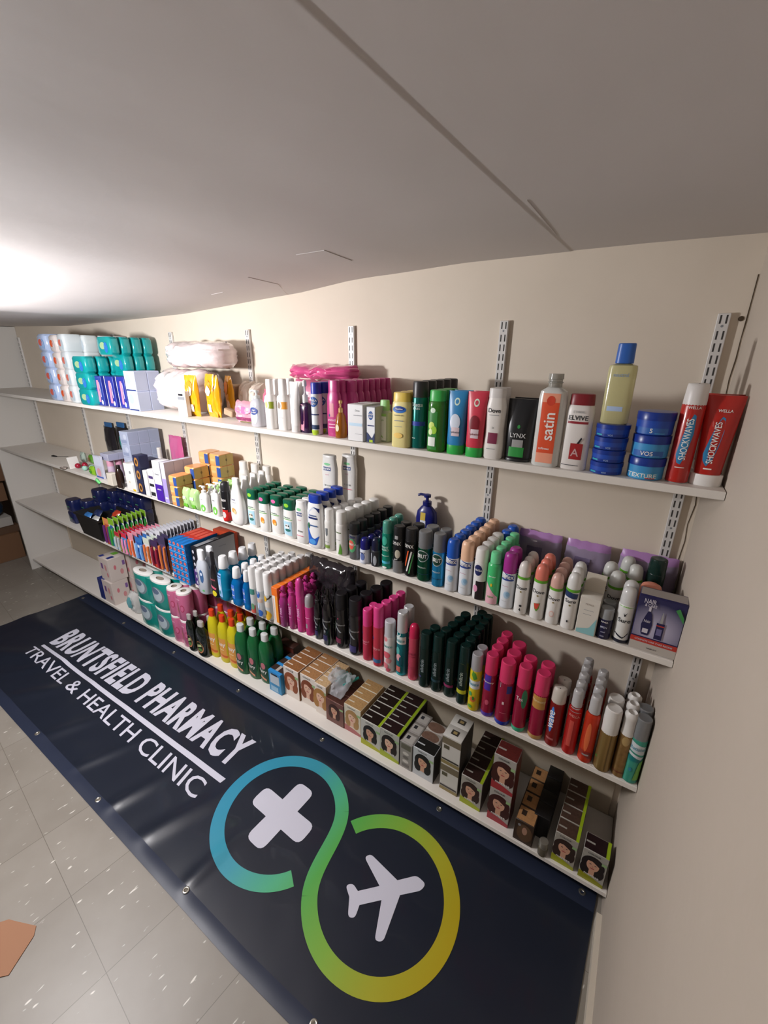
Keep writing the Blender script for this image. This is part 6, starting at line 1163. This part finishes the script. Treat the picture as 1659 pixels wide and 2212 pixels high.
cartons('hair_dye_box', 'box', 'lime banded dye box with smiling brunette portrait', portrait_box('#2f1f19', SKIN, '#9f9a90', '#9a9f1c', '#4a362d', '#9ab51c', 'nutrisse'), (1189, 1853), (1237, 1882), (1198, 1793), 4, .058, 4)
cartons('hair_dye_box', 'box', 'lime banded dye box in the right corner, tilted portrait', portrait_box('#1a0f10', SKIN, '#9f9c94', '#8f8f1c', '#241316', '#9ab51c', 'nutrisse'), (1247, 1888), (1300, 1922), (1262, 1830), 4, .06, 1)
P = onshelf(1150, 1822, 4)
for i in range(4): put('hair_dye_box', 'box', ['front', 'second', 'third', 'rearmost'][i] + ' plain black box between brown and lime rows', carton(mat('#100e0e', .4)), P.x + .012, P.y + .06 + .058 * i, P.z + .0008, .052, .056, .105, 'plain black boxes in a row')
# loose plastic bag with teal tubes on the dye boxes
P = ony(733, 1500, -.16)
def loosebag(T, w, d, h):
    b = MB(); pouch_mb(b, w, h, d, mat('#cfd0d6', .12, 0, 0, .5, coat=.9), amp=.014, seed=150, nx=16, nz=12); b.xform(Matrix.Rotation(-1.2, 4, 'X')); b.build('bag', T)
    for i in range(5):
        q = MB(); q.tube([(-.05 + .022 * i, .05, .030), (-.02 + .022 * i, .13, .034)], .007, mat('#2f8f86', .3)); q.build('tube', T, 'teal tube inside the bag')
put('plastic_bag', 'bag', 'loose clear bag holding teal tubes on the dye boxes', loosebag, P.x, -.225, z4(-1.1) + .137, .13, .05, .13)

# ---------------------------------------------------------------- beyond the end panel, and on the floor
kb = mat('#6f5038', .7)
def cbox(T, w, d, h):
    b = MB(); b.box(-w / 2, w / 2, -d / 2, d / 2, 0, h, kb, .002); b.side('F').art([('r', -1, .46, 1, .54, mat('#9c7a58', .5))]); b.build('box_body', T)
    q = MB(); q.box(-w / 2, w / 2, -d / 2 - .08, -d / 2, h - .006, h - .003, kb, .001); q.build('flap', T)
put('cardboard_box', 'box', 'open brown cardboard box on the floor past the panel', cbox, -5.0, -.42, .001, .45, .36, .24)
put('cardboard_box', 'box', 'brown cardboard box on the middle of the far pile', cbox, -5.05, -.40, .52, .40, .34, .16)
put('cardboard_box', 'box', 'uppermost brown cardboard box of the far pile', cbox, -5.02, -.38, .70, .40, .34, .2)
put('white_box', 'box', 'white box between brown boxes beyond the end panel', carton(mat('#a9a59f', .5)), -5.02, -.40, .30 + .003, .40, .30, .08)
b = MB(); pouch_mb(b, .42, .135, .3, mat('#17314a', .5), amp=.02, seed=160); T = thing('cloth_bag', 'dark blue cloth bag on the pile beyond the panel', 'bag', (-5.03, -.40, .384)); b.build('bag', T)
b = MB(); b.box(-5.25, -4.8, -.58, -.22, .242, .302, mat('#57402f', .6)); tag(b.build('crate_lid', None), 'dark brown tray under the white box', 'tray')
b = MB(); pouch_mb(b, .45, .05, .10, mat('#b9b4aa', .15, coat=.7), amp=.02, seed=161, nx=22); T = thing('plastic_sheet', 'crumpled clear plastic strip on the floor by the boxes', 'plastic', (-4.9, -.72, .002)); b.build('sheet', T)
# scrap of brown card on the floor
b = MB(); P = [(-1.66, -1.45), (-1.60, -1.372), (-1.572, -1.360), (-1.506, -1.330), (-1.482, -1.345), (-1.435, -1.425), (-1.455, -1.445), (-1.52, -1.47)]
b.rings([[(x, y, .0006) for x, y in P], [(x, y, .0030) for x, y in P]], mat('#9c7053', .7))
tag(b.build('card_scrap', None, None, False), 'torn flat piece of brown cardboard on the floor tiles', 'cardboard')
# the lamp that lights the room, fixed to the ceiling out of the picture
T = thing('ceiling_lamp', 'small white bulb holder fixed under the low ceiling', 'lamp', (LAMP.x, LAMP.y, ceil_z(LAMP.x, LAMP.y) - .001))
b = MB(); b.lathe([(0, .04), (-.02, .038), (-.03, .02), (-.05, .018)][::-1], WHITE, 18); b.build('holder', T)
